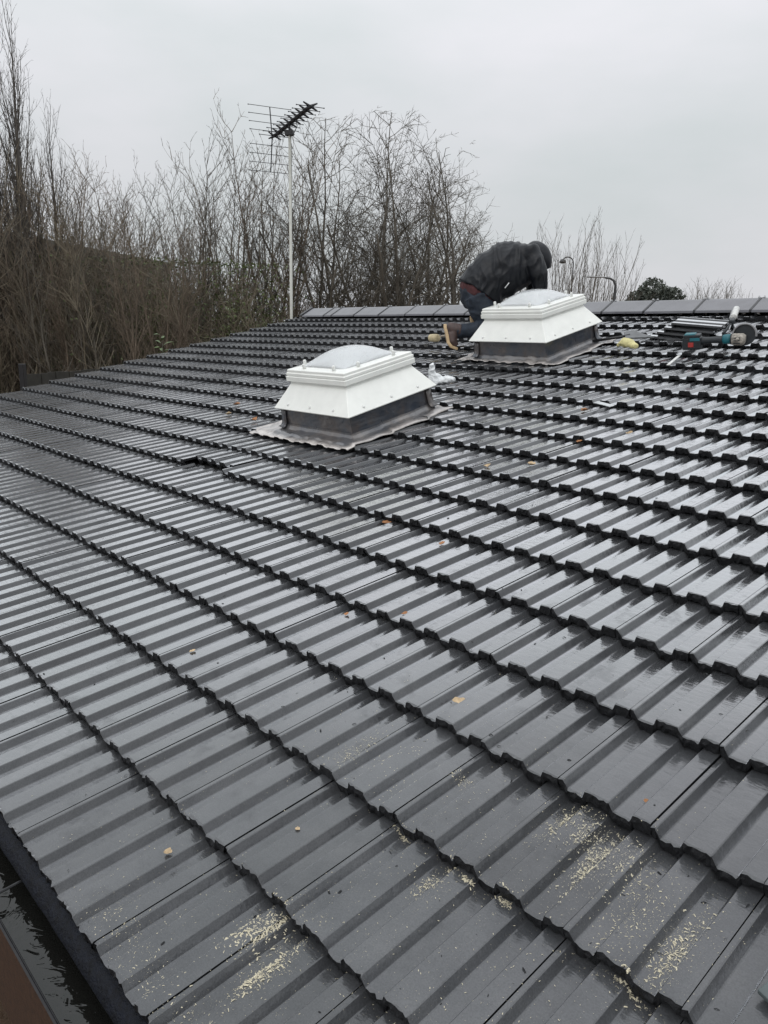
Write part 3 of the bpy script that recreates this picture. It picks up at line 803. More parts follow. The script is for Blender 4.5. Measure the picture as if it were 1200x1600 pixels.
def zone(kind, x, y, h):
    px = project((x, y, 0.9))[0]
    if kind == 'poplar': return 'poplar', '{} tall bare poplar from the left at the left edge of the picture'
    if kind == 'sapling':
        if px < 60: return 'edge', '{} low leafless sapling from the left, growing under the tall poplars'
        if px < 265:
            if project((x, y, GROUND + h))[1] > 302: return 'front', '{} short twiggy sapling from the left in front of the dark clad building'
            return 'build', '{} slender leafless tree from the left standing above the dark building roof'
        return 'mast', '{} slender leafless tree from the left between the building corner and aerial pole'
    if kind == 'shrub': return 'shrub', '{} many stemmed bare shrub from the left behind the ridge right of the aerial'
    if math.hypot(x, y) > 60: return 'low', '{} low pale bare tree from the left on the skyline beyond the evergreen'
    return 'fan', '{} pale upswept bare tree from the left behind the hooded roofer'
tr = random.Random(77); cnt = {}; zc = {}
for kind, x, y, h in TREES:
    nm, lb, gp = TINFO[kind]
    i = cnt.get(kind, 0); cnt[kind] = i + 1
    zk, zl = zone(kind, x, y, h); zi = zc.get(zk, 0); zc[zk] = zi + 1
    lb = zl.format(ORD[zi])
    t_, c_, top = PROTO[kind][tr.randrange(len(PROTO[kind]))]
    s = h / top
    wd = s * tr.uniform(0.92, 1.12)
    if math.hypot(x, y) > 60: wd *= 1.7; gp = 'low pale trees on the skyline'
    Mx = Matrix.Translation((x, y, GROUND - 0.05)) @ Matrix.Rotation(tr.uniform(0, 6.28), 4, 'Z') @ Matrix.Diagonal((wd, wd, s, 1))
    r0 = empty(nm, Mx, lb, 'tree', gp)
    put('trunk', t_, r0); put('crown', c_, r0)

# brown thicket under the trees: one mass nobody could count
def thicket(name, pts, hr, n, seed, mat, tw=6, K=1.6):
    rnd = random.Random(seed); S = []
    for i in range(n):
        t = rnd.random() * (len(pts) - 1); k = int(t); f = t - k
        (xa, ya_, ha), (xb, yb, hb) = pts[k], pts[k + 1]
        x = xa + (xb - xa) * f + rnd.gauss(0, 1.4); y = ya_ + (yb - ya_) * f + rnd.gauss(0, 1.4)
        h = (ha + (hb - ha) * f) * rnd.uniform(*hr)
        p = Vector((x, y, GROUND)); d = Vector((rnd.gauss(0, 0.16), rnd.gauss(0, 0.16), 1)).normalized(); r = rnd.uniform(0.009, 0.026) * K
        ns = 9
        for q in range(ns):
            d = (d + Vector((rnd.gauss(0, 0.12), rnd.gauss(0, 0.12), 0.02))).normalized(); e = p + d * (h / ns)
            rr_ = r * (1 - 0.8 * q / ns)
            S.append((p, e, max(rr_, 0.006 * K), max(rr_ * 0.85, 0.005 * K), 0))
            for w in range(tw):
                if rnd.random() < 0.75:
                    dd = (d * 0.9 + rand_perp(d, rnd) * rnd.uniform(0.4, 1.2)).normalized()
                    p1 = p + (e - p) * rnd.random(); p2 = p1 + dd * rnd.uniform(0.2, 0.6) * K
                    dd2 = (dd + Vector((rnd.gauss(0, .3), rnd.gauss(0, .3), 0.25))).normalized()
                    S.append((p1, p2, 0.0060 * K, 0.0050 * K, 1)); S.append((p2, p2 + dd2 * rnd.uniform(0.15, 0.45) * K, 0.0050 * K, 0.004 * K, 1))
            p = e
    return segs_mesh(name, S, mat)
M_TH1 = bark('reddish brown bramble', (0.185, 0.158, 0.115), 0.5)
M_TH2 = bark('olive brown undergrowth', (0.165, 0.155, 0.105), 0.45)
beltA = [(-32.3, 2.6, 8.6), (-30.8, 7.6, 8.2), (-29.8, 10.6, 7.4), (-28.7, 13.4, 6.2), (-28.1, 15.9, 5.0), (-29.1, 18.8, 4.7)]
beltB = [(-35.7, 3.5, 8.6), (-34.0, 8.6, 8.1), (-33.2, 12.8, 6.7), (-33.2, 17.1, 5.0), (-32.3, 21.3, 4.8)]
beltC = [(-30.6, 19.6, 5.7), (-30.3, 23.9, 5.9), (-29.8, 28.1, 5.9), (-28.9, 31.5, 5.2)]
put('thicket', thicket('thicket', beltA, (0.40, 1.2), 400, 1, M_TH1), kind='stuff')
put('thicket', thicket('thicket', beltB, (0.40, 1.15), 340, 2, M_TH2), kind='stuff')
put('thicket', thicket('thicket', beltC, (0.45, 1.0), 110, 3, M_TH2), kind='stuff')

# evergreen leaf masses
def leaf_cloud(n, sampler, size, seed):
    rnd = random.Random(seed); V = []; F = []
    for i in range(n):
        c = sampler(rnd); s = size * rnd.uniform(0.6, 1.4)
        d = Vector((rnd.gauss(0, 1), rnd.gauss(0, 1), rnd.gauss(0, 1) + 0.3)).normalized(); x, y = frame_of(d)
        a = rnd.uniform(0, 6.28); u1 = x * math.cos(a) + y * math.sin(a); u2 = d.cross(u1)
        b = len(V)
        V += [c - u1 * s, c + u2 * s * 0.45 + d * s * 0.1, c + u1 * s, c - u2 * s * 0.45 + d * s * 0.1]; F.append((b, b + 1, b + 2, b + 3))
    return V, F
M_IVY = simple('dark ivy leaf', (0.080, 0.105, 0.034), 0.5, 0.6, 1.2)
def ivy_s(rnd):
    t = rnd.random()
    x = -30.0 + 3.6 * t + rnd.gauss(0, 0.8); y = 9.2 + 7.4 * t + rnd.gauss(0, 0.8)
    z = GROUND + 1.0 + abs(rnd.gauss(0, 1)) * 2.6
    q = mnoise.noise((x * 0.9, y * 0.9, z * 0.9))
    return Vector((x + q * 0.6, y, min(z, 3.6)))
V, F = leaf_cloud(12000, ivy_s, 0.075, 4)
put('ivy', mesh('ivy', V, F, [M_IVY]), kind='stuff')
# evergreen tree on the skyline
M_EVER = simple('dark evergreen leaf', (0.070, 0.082, 0.066), 0.6, 0.45, 0.9)
et = empty('evergreen_tree', (-30.3, 55.3, GROUND), 'dark green dense evergreen tree with rounded top just above the ridge', 'tree')
lobes = [(Vector((rs.uniform(-1.6, 1.6) * 0.9, rs.uniform(-1.6, 1.6), 5.2 + rs.uniform(-1.6, 2.3))), rs.uniform(0.6, 1.15)) for _ in range(30)]
lobes = [(c, r) for c, r in lobes if (c.x ** 2 + c.y ** 2) / 3.2 + ((c.z - 5.4) / 3.0) ** 2 < 1.0]
def ev_s(rnd):
    c, r = rnd.choice(lobes)
    d = Vector((rnd.gauss(0, 1), rnd.gauss(0, 1), rnd.gauss(0, 1))).normalized()
    return c + d * r * rnd.uniform(0.72, 1.05)
V, F = leaf_cloud(22000, ev_s, 0.15, 6)
put('crown', mesh('crown', V, F, [M_EVER]), et)
bm = bmesh.new(); tube(bm, [(0, 0, 0), (0.1, 0, 2.5), (0, 0.1, 6.5)], [0.2, 0.16, 0.05], 8); put('trunk', bm_mesh('trunk', bm, [M_BK_GREY]), et)
# young green plant at the verge
sp = empty('green_plant', (-12.11, 4.11, GROUND), 'bright green leafy sprig standing just beyond the stepped roof verge', 'plant')
M_SPRIG = simple('fresh green leaf', (0.10, 0.16, 0.05), 0.45, 0.3, 8)
bm = bmesh.new(); tube(bm, [(0, 0, 0), (0.05, 0, 1.8), (0, 0.05, 3.7)], [0.03, 0.02, 0.006], 6); put('stem', bm_mesh('stem', bm, [M_BK_GREY]), sp)
rnd = random.Random(4)
for i in range(16):
    z = 3.0 + 0.75 * i / 16; a = i * 2.4; d = Vector((math.cos(a), math.sin(a), rnd.uniform(0.1, 0.8))).normalized()
    x = d.cross(Z).normalized(); ln = rnd.uniform(0.16, 0.28); c = Vector((0, 0.03, z))
    V = [c, c + d * ln * 0.45 + x * 0.035, c + d * ln - Z * 0.05, c + d * ln * 0.45 - x * 0.035, c + d * ln * 0.5 + Z * 0.012]
    put('leaf', mesh('leaf', V, [(0, 1, 4), (1, 2, 4), (2, 3, 4), (3, 0, 4)], [M_SPRIG], True), sp)

# ------------------------------------------------------------------ things beyond the roof: dark building, fence, lamps
M_CLAD = simple('olive grey cladding', (0.20, 0.188, 0.145), 0.6, 0.2, 0.8)
M_CLAD2 = simple('dark roof edge', (0.12, 0.112, 0.09), 0.5, 0.2, 2)
b0, b1 = Vector((-45.4, 3.5, 0)), Vector((-64.2, 31.4, 0))
bdir = (b1 - b0).normalized(); bn = Vector((-bdir.y, bdir.x, 0)); bl = (b1 - b0).length
BX = Matrix((bdir, -bn, Z)).transposed().to_4x4(); BX.translation = Vector((b0.x, b0.y, GROUND))
if bn.dot(CAM - b0) < 0: pass
bld = empty('clad_building', BX, 'dark olive grey clad building half hidden behind the bare trees at left', 'building')
side = 1 if (BX.inverted() @ CAM).y > 0 else -1
bm = bmesh.new(); box(bm, (bl / 2, -side * 6.0, 4.55), (bl, 12, 9.1)); put('wall', bm_mesh('wall', bm, [M_CLAD]), bld)
bm = bmesh.new(); box(bm, (bl / 2, -side * 6.0, 9.43), (bl + 0.4, 12.4, 0.66)); put('eaves_band', bm_mesh('eaves_band', bm, [M_CLAD2]), bld)
for k in range(14):
    bm = bmesh.new(); box(bm, (bl * (k + 0.5) / 14, side * 0.03, 4.5), (bl / 14 - 0.08, 0.06, 8.9)); put('cladding_panel', bm_mesh('cladding_panel', bm, [M_CLAD]), bld)
M_FENCE = simple('dark stained fence', (0.030, 0.028, 0.022), 0.7, 0.35, 5)
fa, fb = Vector((-12.72, 1.86, 0)), Vector((-14.6, 4.3, 0))
fdir = (fb - fa).normalized(); fl = (fb - fa).length
FX = Matrix((fdir, Vector((-fdir.y, fdir.x, 0)), Z)).transposed().to_4x4(); FX.translation = Vector((fa.x, fa.y, GROUND))
fen = empty('fence', FX, 'dark board fence with a taller black end post beyond the left verge', 'fence')
bm = bmesh.new(); box(bm, (0, 0, 1.6), (0.09, 0.09, 3.2), None, 0.006); put('post', bm_mesh('post', bm, [M_BLACK]), fen)
for k in range(14):
    bm = bmesh.new(); box(bm, (0, 0, 1.52), (fl / 14 - 0.012, 0.022, 3.0)); put('fence_board', bm_mesh('fence_board', bm, [M_FENCE]), fen, Matrix.Translation((0.07 + fl * (k + 0.5) / 14, 0.01 * (k % 2), 0.01 * math.sin(k * 5))))
M_LAMP = simple('dark lamp post', (0.05, 0.05, 0.052), 0.5, 0.2, 3)
lp = empty('street_lamp', (-15.55, 25.14, GROUND), 'grey street lamp with flat head on a bent arm, right of the farther skylight', 'street lamp')
rv = Vector((0.676, 0.736, 0))
bm = bmesh.new(); tube(bm, [(0, 0, 0), (0, 0, 5.2), Vector((0, 0, 5.85)), Vector((0, 0, 6.02)) - rv * 0.08, Vector((0, 0, 6.10)) - rv * 0.22, Vector((0, 0, 6.13)) - rv * 0.45], [0.07, 0.06, 0.05, 0.045, 0.04, 0.035], 10); put('pole', bm_mesh('pole', bm, [M_LAMP], True), lp)
bm = bmesh.new(); box(bm, Vector((0, 0, 6.15)) - rv * 0.80, (0.72, 0.18, 0.05), Matrix.Rotation(math.atan2(rv.y, rv.x), 4, 'Z'), 0.03); put('lamp_head', bm_mesh('lamp_head', bm, [simple('lamp head', (0.3, 0.3, 0.3), 0.4)]), lp)
lp = empty('street_lamp', (-32.0, 46.4, GROUND), 'small far street lamp with swan neck among the bare branches', 'street lamp')
bm = bmesh.new()
pts = [Vector((0, 0, 0)), Vector((0, 0, 8.6))] + [Vector((0, 0, 9.1)) - rv * (0.42 - 0.42 * math.cos(t)) + Z * 0.42 * math.sin(t) for t in np.linspace(0, 2.6, 7)]
tube(bm, pts, 0.045, 8); put('pole', bm_mesh('pole', bm, [M_LAMP], True), lp)
bm = bmesh.new(); lathe(bm, [(0.04, 0.12), (0.12, 0.08), (0.26, -0.08), (0.22, -0.16), (0.08, -0.2)], 12, Matrix.Translation(pts[-1] - Z * 0.05)); put('lamp_head', bm_mesh('lamp_head', bm, [M_LAMP], True), lp)

# ------------------------------------------------------------------ the roofer
RO = Vector((-3.55, 3.9462, 0.91105))
PX = Matrix((Vector((0.67641, 0.73652, 0)), Vector((-0.73652, 0.67641, 0)), Z)).transposed().to_4x4(); PX.translation = RO
def q(px, py, dy=0.0):        # body sheet: columns and rows of 6.4 mm, depth in metres
    return Vector(((px - 843) * 0.00642, dy, (522.5 - py) * 0.0063))
def loft(bm, secs, n=20):     # secs: (centre, r in the profile plane, r sideways)
    rings = []
    for i, (c, ra, rb) in enumerate(secs):
        d = (secs[min(i + 1, len(secs) - 1)][0] - secs[max(i - 1, 0)][0]).normalized()
        lat_ = Vector((0, 1, 0)); lat_ = (lat_ - d * lat_.dot(d))
        lat_ = lat_.normalized() if lat_.length > 0.1 else Vector((1, 0, 0))
        e1 = d.cross(lat_).normalized()
        rings.append([bm.verts.new(c + e1 * ra * math.cos(2 * math.pi * k / n) + lat_ * rb * math.sin(2 * math.pi * k / n)) for k in range(n)])
    for a, b in zip(rings, rings[1:]):
        for k in range(n): bm.faces.new((a[k], a[(k + 1) % n], b[(k + 1) % n], b[k]))
    bm.faces.new(rings[0][::-1]); bm.faces.new(rings[-1])
def ball(bm, c, r, M=None):
    s = bmesh.ops.create_uvsphere(bm, u_segments=16, v_segments=10, radius=1.0)
    X = Matrix.Translation(c) @ (M if M is not None else Matrix.Identity(4)) @ Matrix.Diagonal((*r, 1))
    for v in s['verts']: v.co = X @ v.co
def remeshed(name, bm, vox, mat, smooth=4, wr=0.0, ws=9.0, seed=0.0, stretch=(1, 1, 1)):
    bmesh.ops.recalc_face_normals(bm, faces=bm.faces)
    me = bpy.data.meshes.new(name + '_raw'); bm.to_mesh(me); bm.free()
    o = bpy.data.objects.new('tmp', me); COL.objects.link(o)
    r = o.modifiers.new('r', 'REMESH'); r.mode = 'VOXEL'; r.voxel_size = vox
    s = o.modifiers.new('s', 'SMOOTH'); s.iterations = smooth; s.factor = 0.5
    dg = bpy.context.evaluated_depsgraph_get()
    res = bpy.data.meshes.new_from_object(o.evaluated_get(dg)); res.name = name
    bpy.data.objects.remove(o); bpy.data.meshes.remove(me)
    if wr:
        nv = len(res.vertices); co = np.empty(nv * 3, 'f4'); no = np.empty(nv * 3, 'f4')
        res.vertices.foreach_get('co', co); res.vertices.foreach_get('normal', no)
        co = co.reshape(-1, 3); no = no.reshape(-1, 3)
        for i in range(nv):
            p = Vector(co[i]) 
            s_ = Vector((p.x * stretch[0], p.y * stretch[1], p.z * stretch[2])) * ws
            w = 1 - abs(mnoise.noise(s_ + Vector((seed, 0, 0)) + mnoise.noise_vector(s_ * 0.5) * 0.8)) * 2
            co[i] += no[i] * (wr * (w - 0.4) + wr * 0.4 * mnoise.noise(s_ * 2.3))
        res.vertices.foreach_set('co', co.ravel()); res.update()
    res.materials.clear(); res.materials.append(mat)
    res.polygons.foreach_set('use_smooth', [True] * len(res.polygons))
    return res
M_JACKET = simple('wet charcoal jacket', (0.0065, 0.008, 0.0115), 0.42, 0.2, 5, bmp=0.002, bscale=22, spec=0.32)
M_JEANS = simple('dark blue denim', (0.013, 0.020, 0.032), 0.75, 0.4, 14, bmp=0.001, bscale=220)
M_SHIRT = simple('dark red shirt', (0.065, 0.018, 0.020), 0.8, 0.3, 30)
M_SKIN = simple('skin', (0.50, 0.27, 0.20), 0.5, 0.08, 20)
M_BOOT = simple('brown leather boot', (0.055, 0.032, 0.028), 0.5, 0.45, 18, bmp=0.001, bscale=120)
M_SOLE = simple('tan rubber sole', (0.52, 0.38, 0.22), 0.7, 0.2, 25)
man = empty('person', PX, 'person kneeling bent over behind the farther skylight in dark hooded jacket and jeans', 'person')
SH, HIP = 0.155, 0.095
toeN, ankN, kneeN, hipN = Vector((-0.905, -0.245, -0.140)), Vector((-0.845, -0.22, 0.01)), Vector((-0.45, -0.10, -0.01)), q(746, 464, -HIP)
toeF, ankF, kneeF, hipF = Vector((-0.60, 0.13, -0.04)), Vector((-0.55, 0.135, 0.10)), Vector((-0.16, 0.12, 0.08)), q(746, 462, HIP)
# body, one continuous surface
bm = bmesh.new()
spine = [(q(742, 466), 0.125, 0.16), (q(758, 446), 0.12, 0.155), (q(780, 428), 0.115, 0.15), (q(808, 410), 0.115, 0.165), (q(822, 404), 0.10, 0.165), (q(830, 403), 0.06, 0.07), (q(836, 404), 0.052, 0.055), (q(842, 408), 0.05, 0.05)]
loft(bm, spine)
hc = q(839, 408)
HT = Matrix.Rotation(math.radians(62), 4, 'Y')
ball(bm, hc, (0.088, 0.073, 0.105), HT)
for c, r in ((Vector((0.088, 0, -0.012)), (0.022, 0.014, 0.026)), (Vector((0.078, 0, -0.07)), (0.03, 0.035, 0.03)), (Vector((0.0, 0.076, -0.01)), (0.02, 0.010, 0.03)), (Vector((0.0, -0.076, -0.01)), (0.02, 0.010, 0.03)), (Vector((0.078, 0, 0.028)), (0.02, 0.05, 0.012))):
    ball(bm, hc + (HT.to_3x3() @ c), r, HT)
arms = {}
for s in (-1, 1):
    sh, el, wr = q(822, 402, s * SH), q(834, 432, s * 0.20), q(842, 462, s * 0.12)
    arms[s] = (sh, el, wr)
    loft(bm, [(sh, 0.05, 0.05), ((sh + el) / 2, 0.046, 0.046), (el, 0.04, 0.04), ((el + wr) / 2, 0.037, 0.037), (wr, 0.026, 0.03)], 14)
    palm = wr + Vector((0.035, -s * 0.01, -0.075))
    loft(bm, [(wr, 0.022, 0.03), ((wr + palm) / 2, 0.018, 0.040), (palm, 0.015, 0.042)], 14)
    for f in range(4):
        b = palm + Vector((0, (f - 1.5) * 0.021, 0)); ln = (0.068, 0.078, 0.073, 0.056)[f]
        p1 = b + Vector((0.012, 0, -ln * 0.5)); p2 = p1 + Vector((-0.008, 0, -ln * 0.35)); p3 = p2 + Vector((-0.02, 0, -ln * 0.18))
        loft(bm, [(b + Vector((0, 0, 0.015)), 0.010, 0.010), (p1, 0.0092, 0.0092), (p2, 0.0085, 0.0085), (p3, 0.007, 0.007)], 10)
    tb = wr + Vector((0.012, -s * 0.030, -0.03))
    loft(bm, [(tb, 0.012, 0.012), (tb + Vector((0.02, -s * 0.022, -0.03)), 0.011, 0.011), (tb + Vector((0.018, -s * 0.024, -0.062)), 0.008, 0.008)], 10)
for hp, kn, an, to in ((hipN, kneeN, ankN, toeN), (hipF, kneeF, ankF, toeF)):
    loft(bm, [(hp, 0.095, 0.09), ((hp + kn) / 2, 0.082, 0.08), (kn + Vector((0, 0, 0.05)), 0.06, 0.06)], 16)
    loft(bm, [(kn + Vector((0.02, 0, 0.05)), 0.06, 0.06), ((kn * 0.65 + an * 0.35) + Vector((0, 0, 0.03)), 0.058, 0.055), (an, 0.040, 0.040), ((an + to) / 2, 0.045, 0.042), (to + Vector((0.02, 0, 0.03)), 0.03, 0.04)], 14)
put('body', remeshed('body', bm, 0.0065, M_SKIN, 3), man)
# jeans
bm = bmesh.new()
loft(bm, [(q(753, 458), 0.205, 0.180), (q(749, 465), 0.218, 0.19), (q(745, 472), 0.200, 0.187), (q(741, 480), 0.150, 0.165), (q(739, 486), 0.085, 0.12)])
for hp, kn, an in ((hipN, kneeN, ankN), (hipF, kneeF, ankF)):
    loft(bm, [(hp + Vector((-0.02, 0, 0.0)), 0.140, 0.116), (hp * 0.6 + kn * 0.4 + Vector((-0.02, 0, 0)), 0.128, 0.108), (hp * 0.25 + kn * 0.75, 0.092, 0.09), (kn + Vector((0.0, 0, 0.06)), 0.082, 0.08), (kn + Vector((0.045, 0, 0.045)), 0.07, 0.07)], 18)
    loft(bm, [(kn + Vector((0.04, 0, 0.055)), 0.07, 0.07), (kn * 0.8 + an * 0.2 + Vector((0, 0, 0.05)), 0.078, 0.075), (kn * 0.5 + an * 0.5 + Vector((0, 0, 0.035)), 0.076, 0.072), (kn * 0.12 + an * 0.88 + Vector((0, 0, 0.008)), 0.066, 0.062), (an + Vector((-0.01, 0, 0)), 0.062, 0.06)], 18)
put('jeans', remeshed('jeans', bm, 0.010, M_JEANS, 3, 0.010, 11, 3.0), man)
# red shirt strip between jeans and jacket, with skin showing
bm = bmesh.new()
loft(bm, [(q(746, 470), 0.190, 0.185), (q(749, 463), 0.222, 0.197), (q(753, 455), 0.225, 0.20), (q(758, 446), 0.20, 0.18)], 28)
put('shirt', remeshed('shirt', bm, 0.010, M_SHIRT, 2, 0.006, 14, 8.0), man)
# jacket with sleeves
bm = bmesh.new()
loft(bm, [(q(749, 460), 0.242, 0.215), (q(758, 445), 0.245, 0.220), (q(770, 433), 0.255, 0.220), (q(790, 422), 0.262, 0.218), (q(809, 416), 0.235, 0.212), (q(823, 411), 0.180, 0.198), (q(832, 407), 0.125, 0.14), (q(837, 405), 0.09, 0.10)], 28)
for s in (-1, 1):
    sh, el, wr = arms[s]
    loft(bm, [(q(813, 404, s * 0.11), 0.11, 0.10), (sh, 0.100, 0.09), ((sh * 2 + el) / 3 + Vector((0, s * 0.005, 0)), 0.096, 0.084), ((sh + 2 * el) / 3, 0.090, 0.078), (el, 0.084, 0.072), ((el + wr) / 2, 0.072, 0.064), (wr + Vector((0, 0, 0.02)), 0.056, 0.054), (wr, 0.045, 0.047)], 20)
put('jacket', remeshed('jacket', bm, 0.008, M_JACKET, 3, 0.014, 7.0, 1.0, (1.7, 0.6, 0.8)), man)
bm = bmesh.new(); tube(bm, [q(789, 446, -0.222), q(786, 450, -0.224), q(783, 454, -0.222)], 0.006, 6); put('zip_tag', bm_mesh('zip_tag', bm, [M_CLIP]), man)
# hood: a cup open towards the face
HM = Matrix.Translation(q(836, 406)) @ Matrix.Rotation(math.radians(66), 4, 'Y')
bm = bmesh.new()
N1, N2 = 28, 14
rings = []
for i in range(N2 + 1):
    ph = math.radians(6 + 134 * i / N2); row = []      # from the back pole to the brim
    for k in range(N1):
        t = 2 * math.pi * k / N1
        x, y, z = math.cos(ph), math.sin(ph) * math.cos(t), math.sin(ph) * math.sin(t)
        w = 1 + 0.05 * mnoise.noise((y * 3, z * 3, x * 3)) + (0.05 if i == N2 else 0)
        row.append(bm.verts.new(Vector((-x * 0.170 * w, y * 0.130 * w, z * 0.140 * w))))
    rings.append(row)
for a, b in zip(rings, rings[1:]):
    for k in range(N1): bm.faces.new((a[k], a[(k + 1) % N1], b[(k + 1) % N1], b[k]))
bm.faces.new(rings[0])
hd = put('hood', bm_mesh('hood', bm, [M_JACKET], True), man, HM)
so = hd.modifiers.new('thick', 'SOLIDIFY'); so.thickness = 0.012; so.offset = -1
sb = hd.modifiers.new('sub', 'SUBSURF'); sb.levels = 1; sb.render_levels = 1
# boots
for an, to in ((ankN, toeN), (ankF, toeF)):
    heel = an + Vector((-0.115, 0.0, 0.045)); ball_ = to + Vector((-0.015, 0, 0.045)); tip = to + Vector((0.06, 0.0, -0.02))
    mid = (heel + ball_) / 2 + Vector((0.012, 0, 0))
    bm = bmesh.new()
    off = Vector((0.045, 0, 0.012))
    loft(bm, [(an + Vector((0.045, 0, 0.012)), 0.062, 0.060), (an + Vector((-0.02, 0, 0.02)), 0.068, 0.058), (heel + Vector((0.05, 0, -0.008)), 0.058, 0.046), (heel + Vector((0.022, 0, 0.0)), 0.045, 0.038)], 16)
    loft(bm, [(heel + Vector((0.045, 0, 0.01)), 0.045, 0.040), (an + Vector((-0.045, 0, -0.015)), 0.066, 0.046), ((mid + off), 0.060, 0.048), (ball_ + Vector((0.042, 0, 0.006)), 0.045, 0.052), (tip + Vector((0.01, 0, 0.035)), 0.030, 0.040)], 16)
    bt = put('boot', remeshed('boot', bm, 0.007, M_BOOT, 4), man)
    bm = bmesh.new()
    path = [heel + Vector((0.004, 0, 0.028)), heel + Vector((0.008, 0, -0.01)), mid + Vector((-0.006, 0, 0)), ball_, to + Vector((0.018, 0, 0.006)), tip + Vector((0.02, 0, 0.006))]
    wid = [0.026, 0.036, 0.038, 0.046, 0.046, 0.030]; th = 0.014
    rows = []
    for i, p in enumerate(path):
        d = (path[min(i + 1, 5)] - path[max(i - 1, 0)]).normalized(); nn = Vector((0, 1, 0)).cross(d).normalized()
        if nn.x > 0: nn = -nn
        w = wid[i]
        rows.append([bm.verts.new(p + Vector((0, a, 0)) + nn * b) for a, b in ((-w, -th), (w, -th), (w, th), (-w, th))])
    for a, b in zip(rows, rows[1:]):
        for k in range(4): bm.faces.new((a[k], a[(k + 1) % 4], b[(k + 1) % 4], b[k]))
    bm.faces.new(rows[0][::-1]); bm.faces.new(rows[-1])
    so_ = put('sole', bm_mesh('sole', bm, [M_SOLE], True), bt)
    bv = so_.modifiers.new('b', 'BEVEL'); bv.width = 0.004; bv.segments = 2

# ------------------------------------------------------------------ tools and loose things on the tiles
def lay(u, v, n=0.0, rz=0.0): return RM(u, v, n, rz)
# mallet
M_WOOD = simple('pale worn mallet head', (0.50, 0.42, 0.26), 0.6, 0.25, 25)
M_HAND = simple('grey wooden handle', (0.30, 0.26, 0.21), 0.6, 0.25, 30)
ml = empty('mallet', lay(-4.58, 3.62, 0.045, math.radians(88)), 'mallet with pale worn head lying behind the boot of the kneeling roofer', 'mallet')
bm = bmesh.new(); lathe(bm, [(0.028, -0.062), (0.038, -0.058), (0.042, -0.02), (0.042, 0.02), (0.038, 0.058), (0.028, 0.062)], 16, Matrix.Rotation(math.pi / 2, 4, 'X')); put('head', bm_mesh('head', bm, [M_WOOD], True), ml)
bm = bmesh.new(); tube(bm, [(0.03, 0, 0), (0.16, 0, -0.012), (0.30, 0, -0.026)], [0.011, 0.012, 0.015], 10); put('handle', bm_mesh('handle', bm, [M_HAND], True), ml)

# cordless cutting grinder
M_TEAL = simple('teal tool plastic', (0.012, 0.13, 0.16), 0.4, 0.2, 30)
M_DARKP = simple('black tool plastic', (0.016, 0.020, 0.024), 0.45, 0.3, 30)
M_RED = simple('red battery button', (0.35, 0.03, 0.025), 0.45)
M_DUSTY = simple('dusty grey gear housing', (0.30, 0.275, 0.24), 0.7, 0.6, 45)
M_STEEL = simple('dull steel', (0.32, 0.32, 0.33), 0.4, 0.3, 30, metallic=0.8)
gr = empty('angle_grinder', lay(-1.745, 3.585, 0.0, math.radians(14)) @ Matrix.Scale(0.84, 4), 'teal and black cordless angle grinder with guarded disc lying on the tiles', 'grinder')
bm = bmesh.new(); box(bm, (0.060, 0, 0.060), (0.17, 0.095, 0.12), None, 0.014); box(bm, (0.060, 0, 0.128), (0.15, 0.10, 0.03), None, 0.008)
bat = put('battery', bm_mesh('battery', bm, [M_DARKP]), gr)
bm = bmesh.new(); box(bm, (0.055, -0.049, 0.05), (0.05, 0.008, 0.045), None, 0.003); put('battery_button', bm_mesh('battery_button', bm, [M_RED]), bat)
bm = bmesh.new(); box(bm, (0.045, -0.005, 0.138), (0.10, 0.08, 0.03), None, 0.008); box(bm, (0.09, -0.049, 0.10), (0.09, 0.006, 0.03), None, 0.003); put('battery_shell', bm_mesh('battery_shell', bm, [M_TEAL]), bat)
bm = bmesh.new(); loft(bm, [(Vector((0.12, 0, 0.07)), 0.042, 0.036), (Vector((0.16, 0, 0.078)), 0.034, 0.032), (Vector((0.22, 0, 0.08)), 0.030, 0.028), (Vector((0.29, 0, 0.080)), 0.032, 0.030), (Vector((0.34, 0, 0.082)), 0.040, 0.036)], 16); put('handle', bm_mesh('handle', bm, [M_DARKP], True), gr)
bm = bmesh.new(); loft(bm, [(Vector((0.33, 0, 0.082)), 0.041, 0.037), (Vector((0.36, 0, 0.083)), 0.046, 0.042), (Vector((0.405, 0, 0.083)), 0.047, 0.043)], 16); put('motor_body', bm_mesh('motor_body', bm, [M_TEAL], True), gr)
bm = bmesh.new(); loft(bm, [(Vector((0.405, -0.002, 0.083)), 0.048, 0.045), (Vector((0.43, -0.005, 0.08)), 0.055, 0.055), (Vector((0.50, -0.012, 0.078)), 0.056, 0.06), (Vector((0.525, -0.012, 0.076)), 0.04, 0.045)], 16); put('gear_housing', bm_mesh('gear_housing', bm, [M_DUSTY], True), gr)
bm = bmesh.new(); lathe(bm, [(0.049, -0.006), (0.051, -0.004), (0.051, 0.004), (0.049, 0.006)], 20, Matrix.Translation((0.405, -0.002, 0.083)) @ Matrix.Rotation(math.pi / 2, 4, 'Y')); put('rubber_ring', bm_mesh('rubber_ring', bm, [M_DARKP]), gr)
for zz in (0.055, 0.08, 0.105):
    bm = bmesh.new(); box(bm, (0.46, -0.064, zz), (0.055, 0.012, 0.007), None, 0.002); put('vent_slot', bm_mesh('vent_slot', bm, [M_DARKP]), gr)
bm = bmesh.new(); tube(bm, [(0.47, -0.05, 0.09), (0.47, -0.10, 0.10), (0.47, -0.12, 0.10)], [0.014, 0.013, 0.012], 10); put('spindle_lock', bm_mesh('spindle_lock', bm, [M_DUSTY], True), gr)
DX = Matrix.Translation((0.505, 0.062, 0.105)) @ Matrix.Rotation(math.radians(80), 4, 'X')
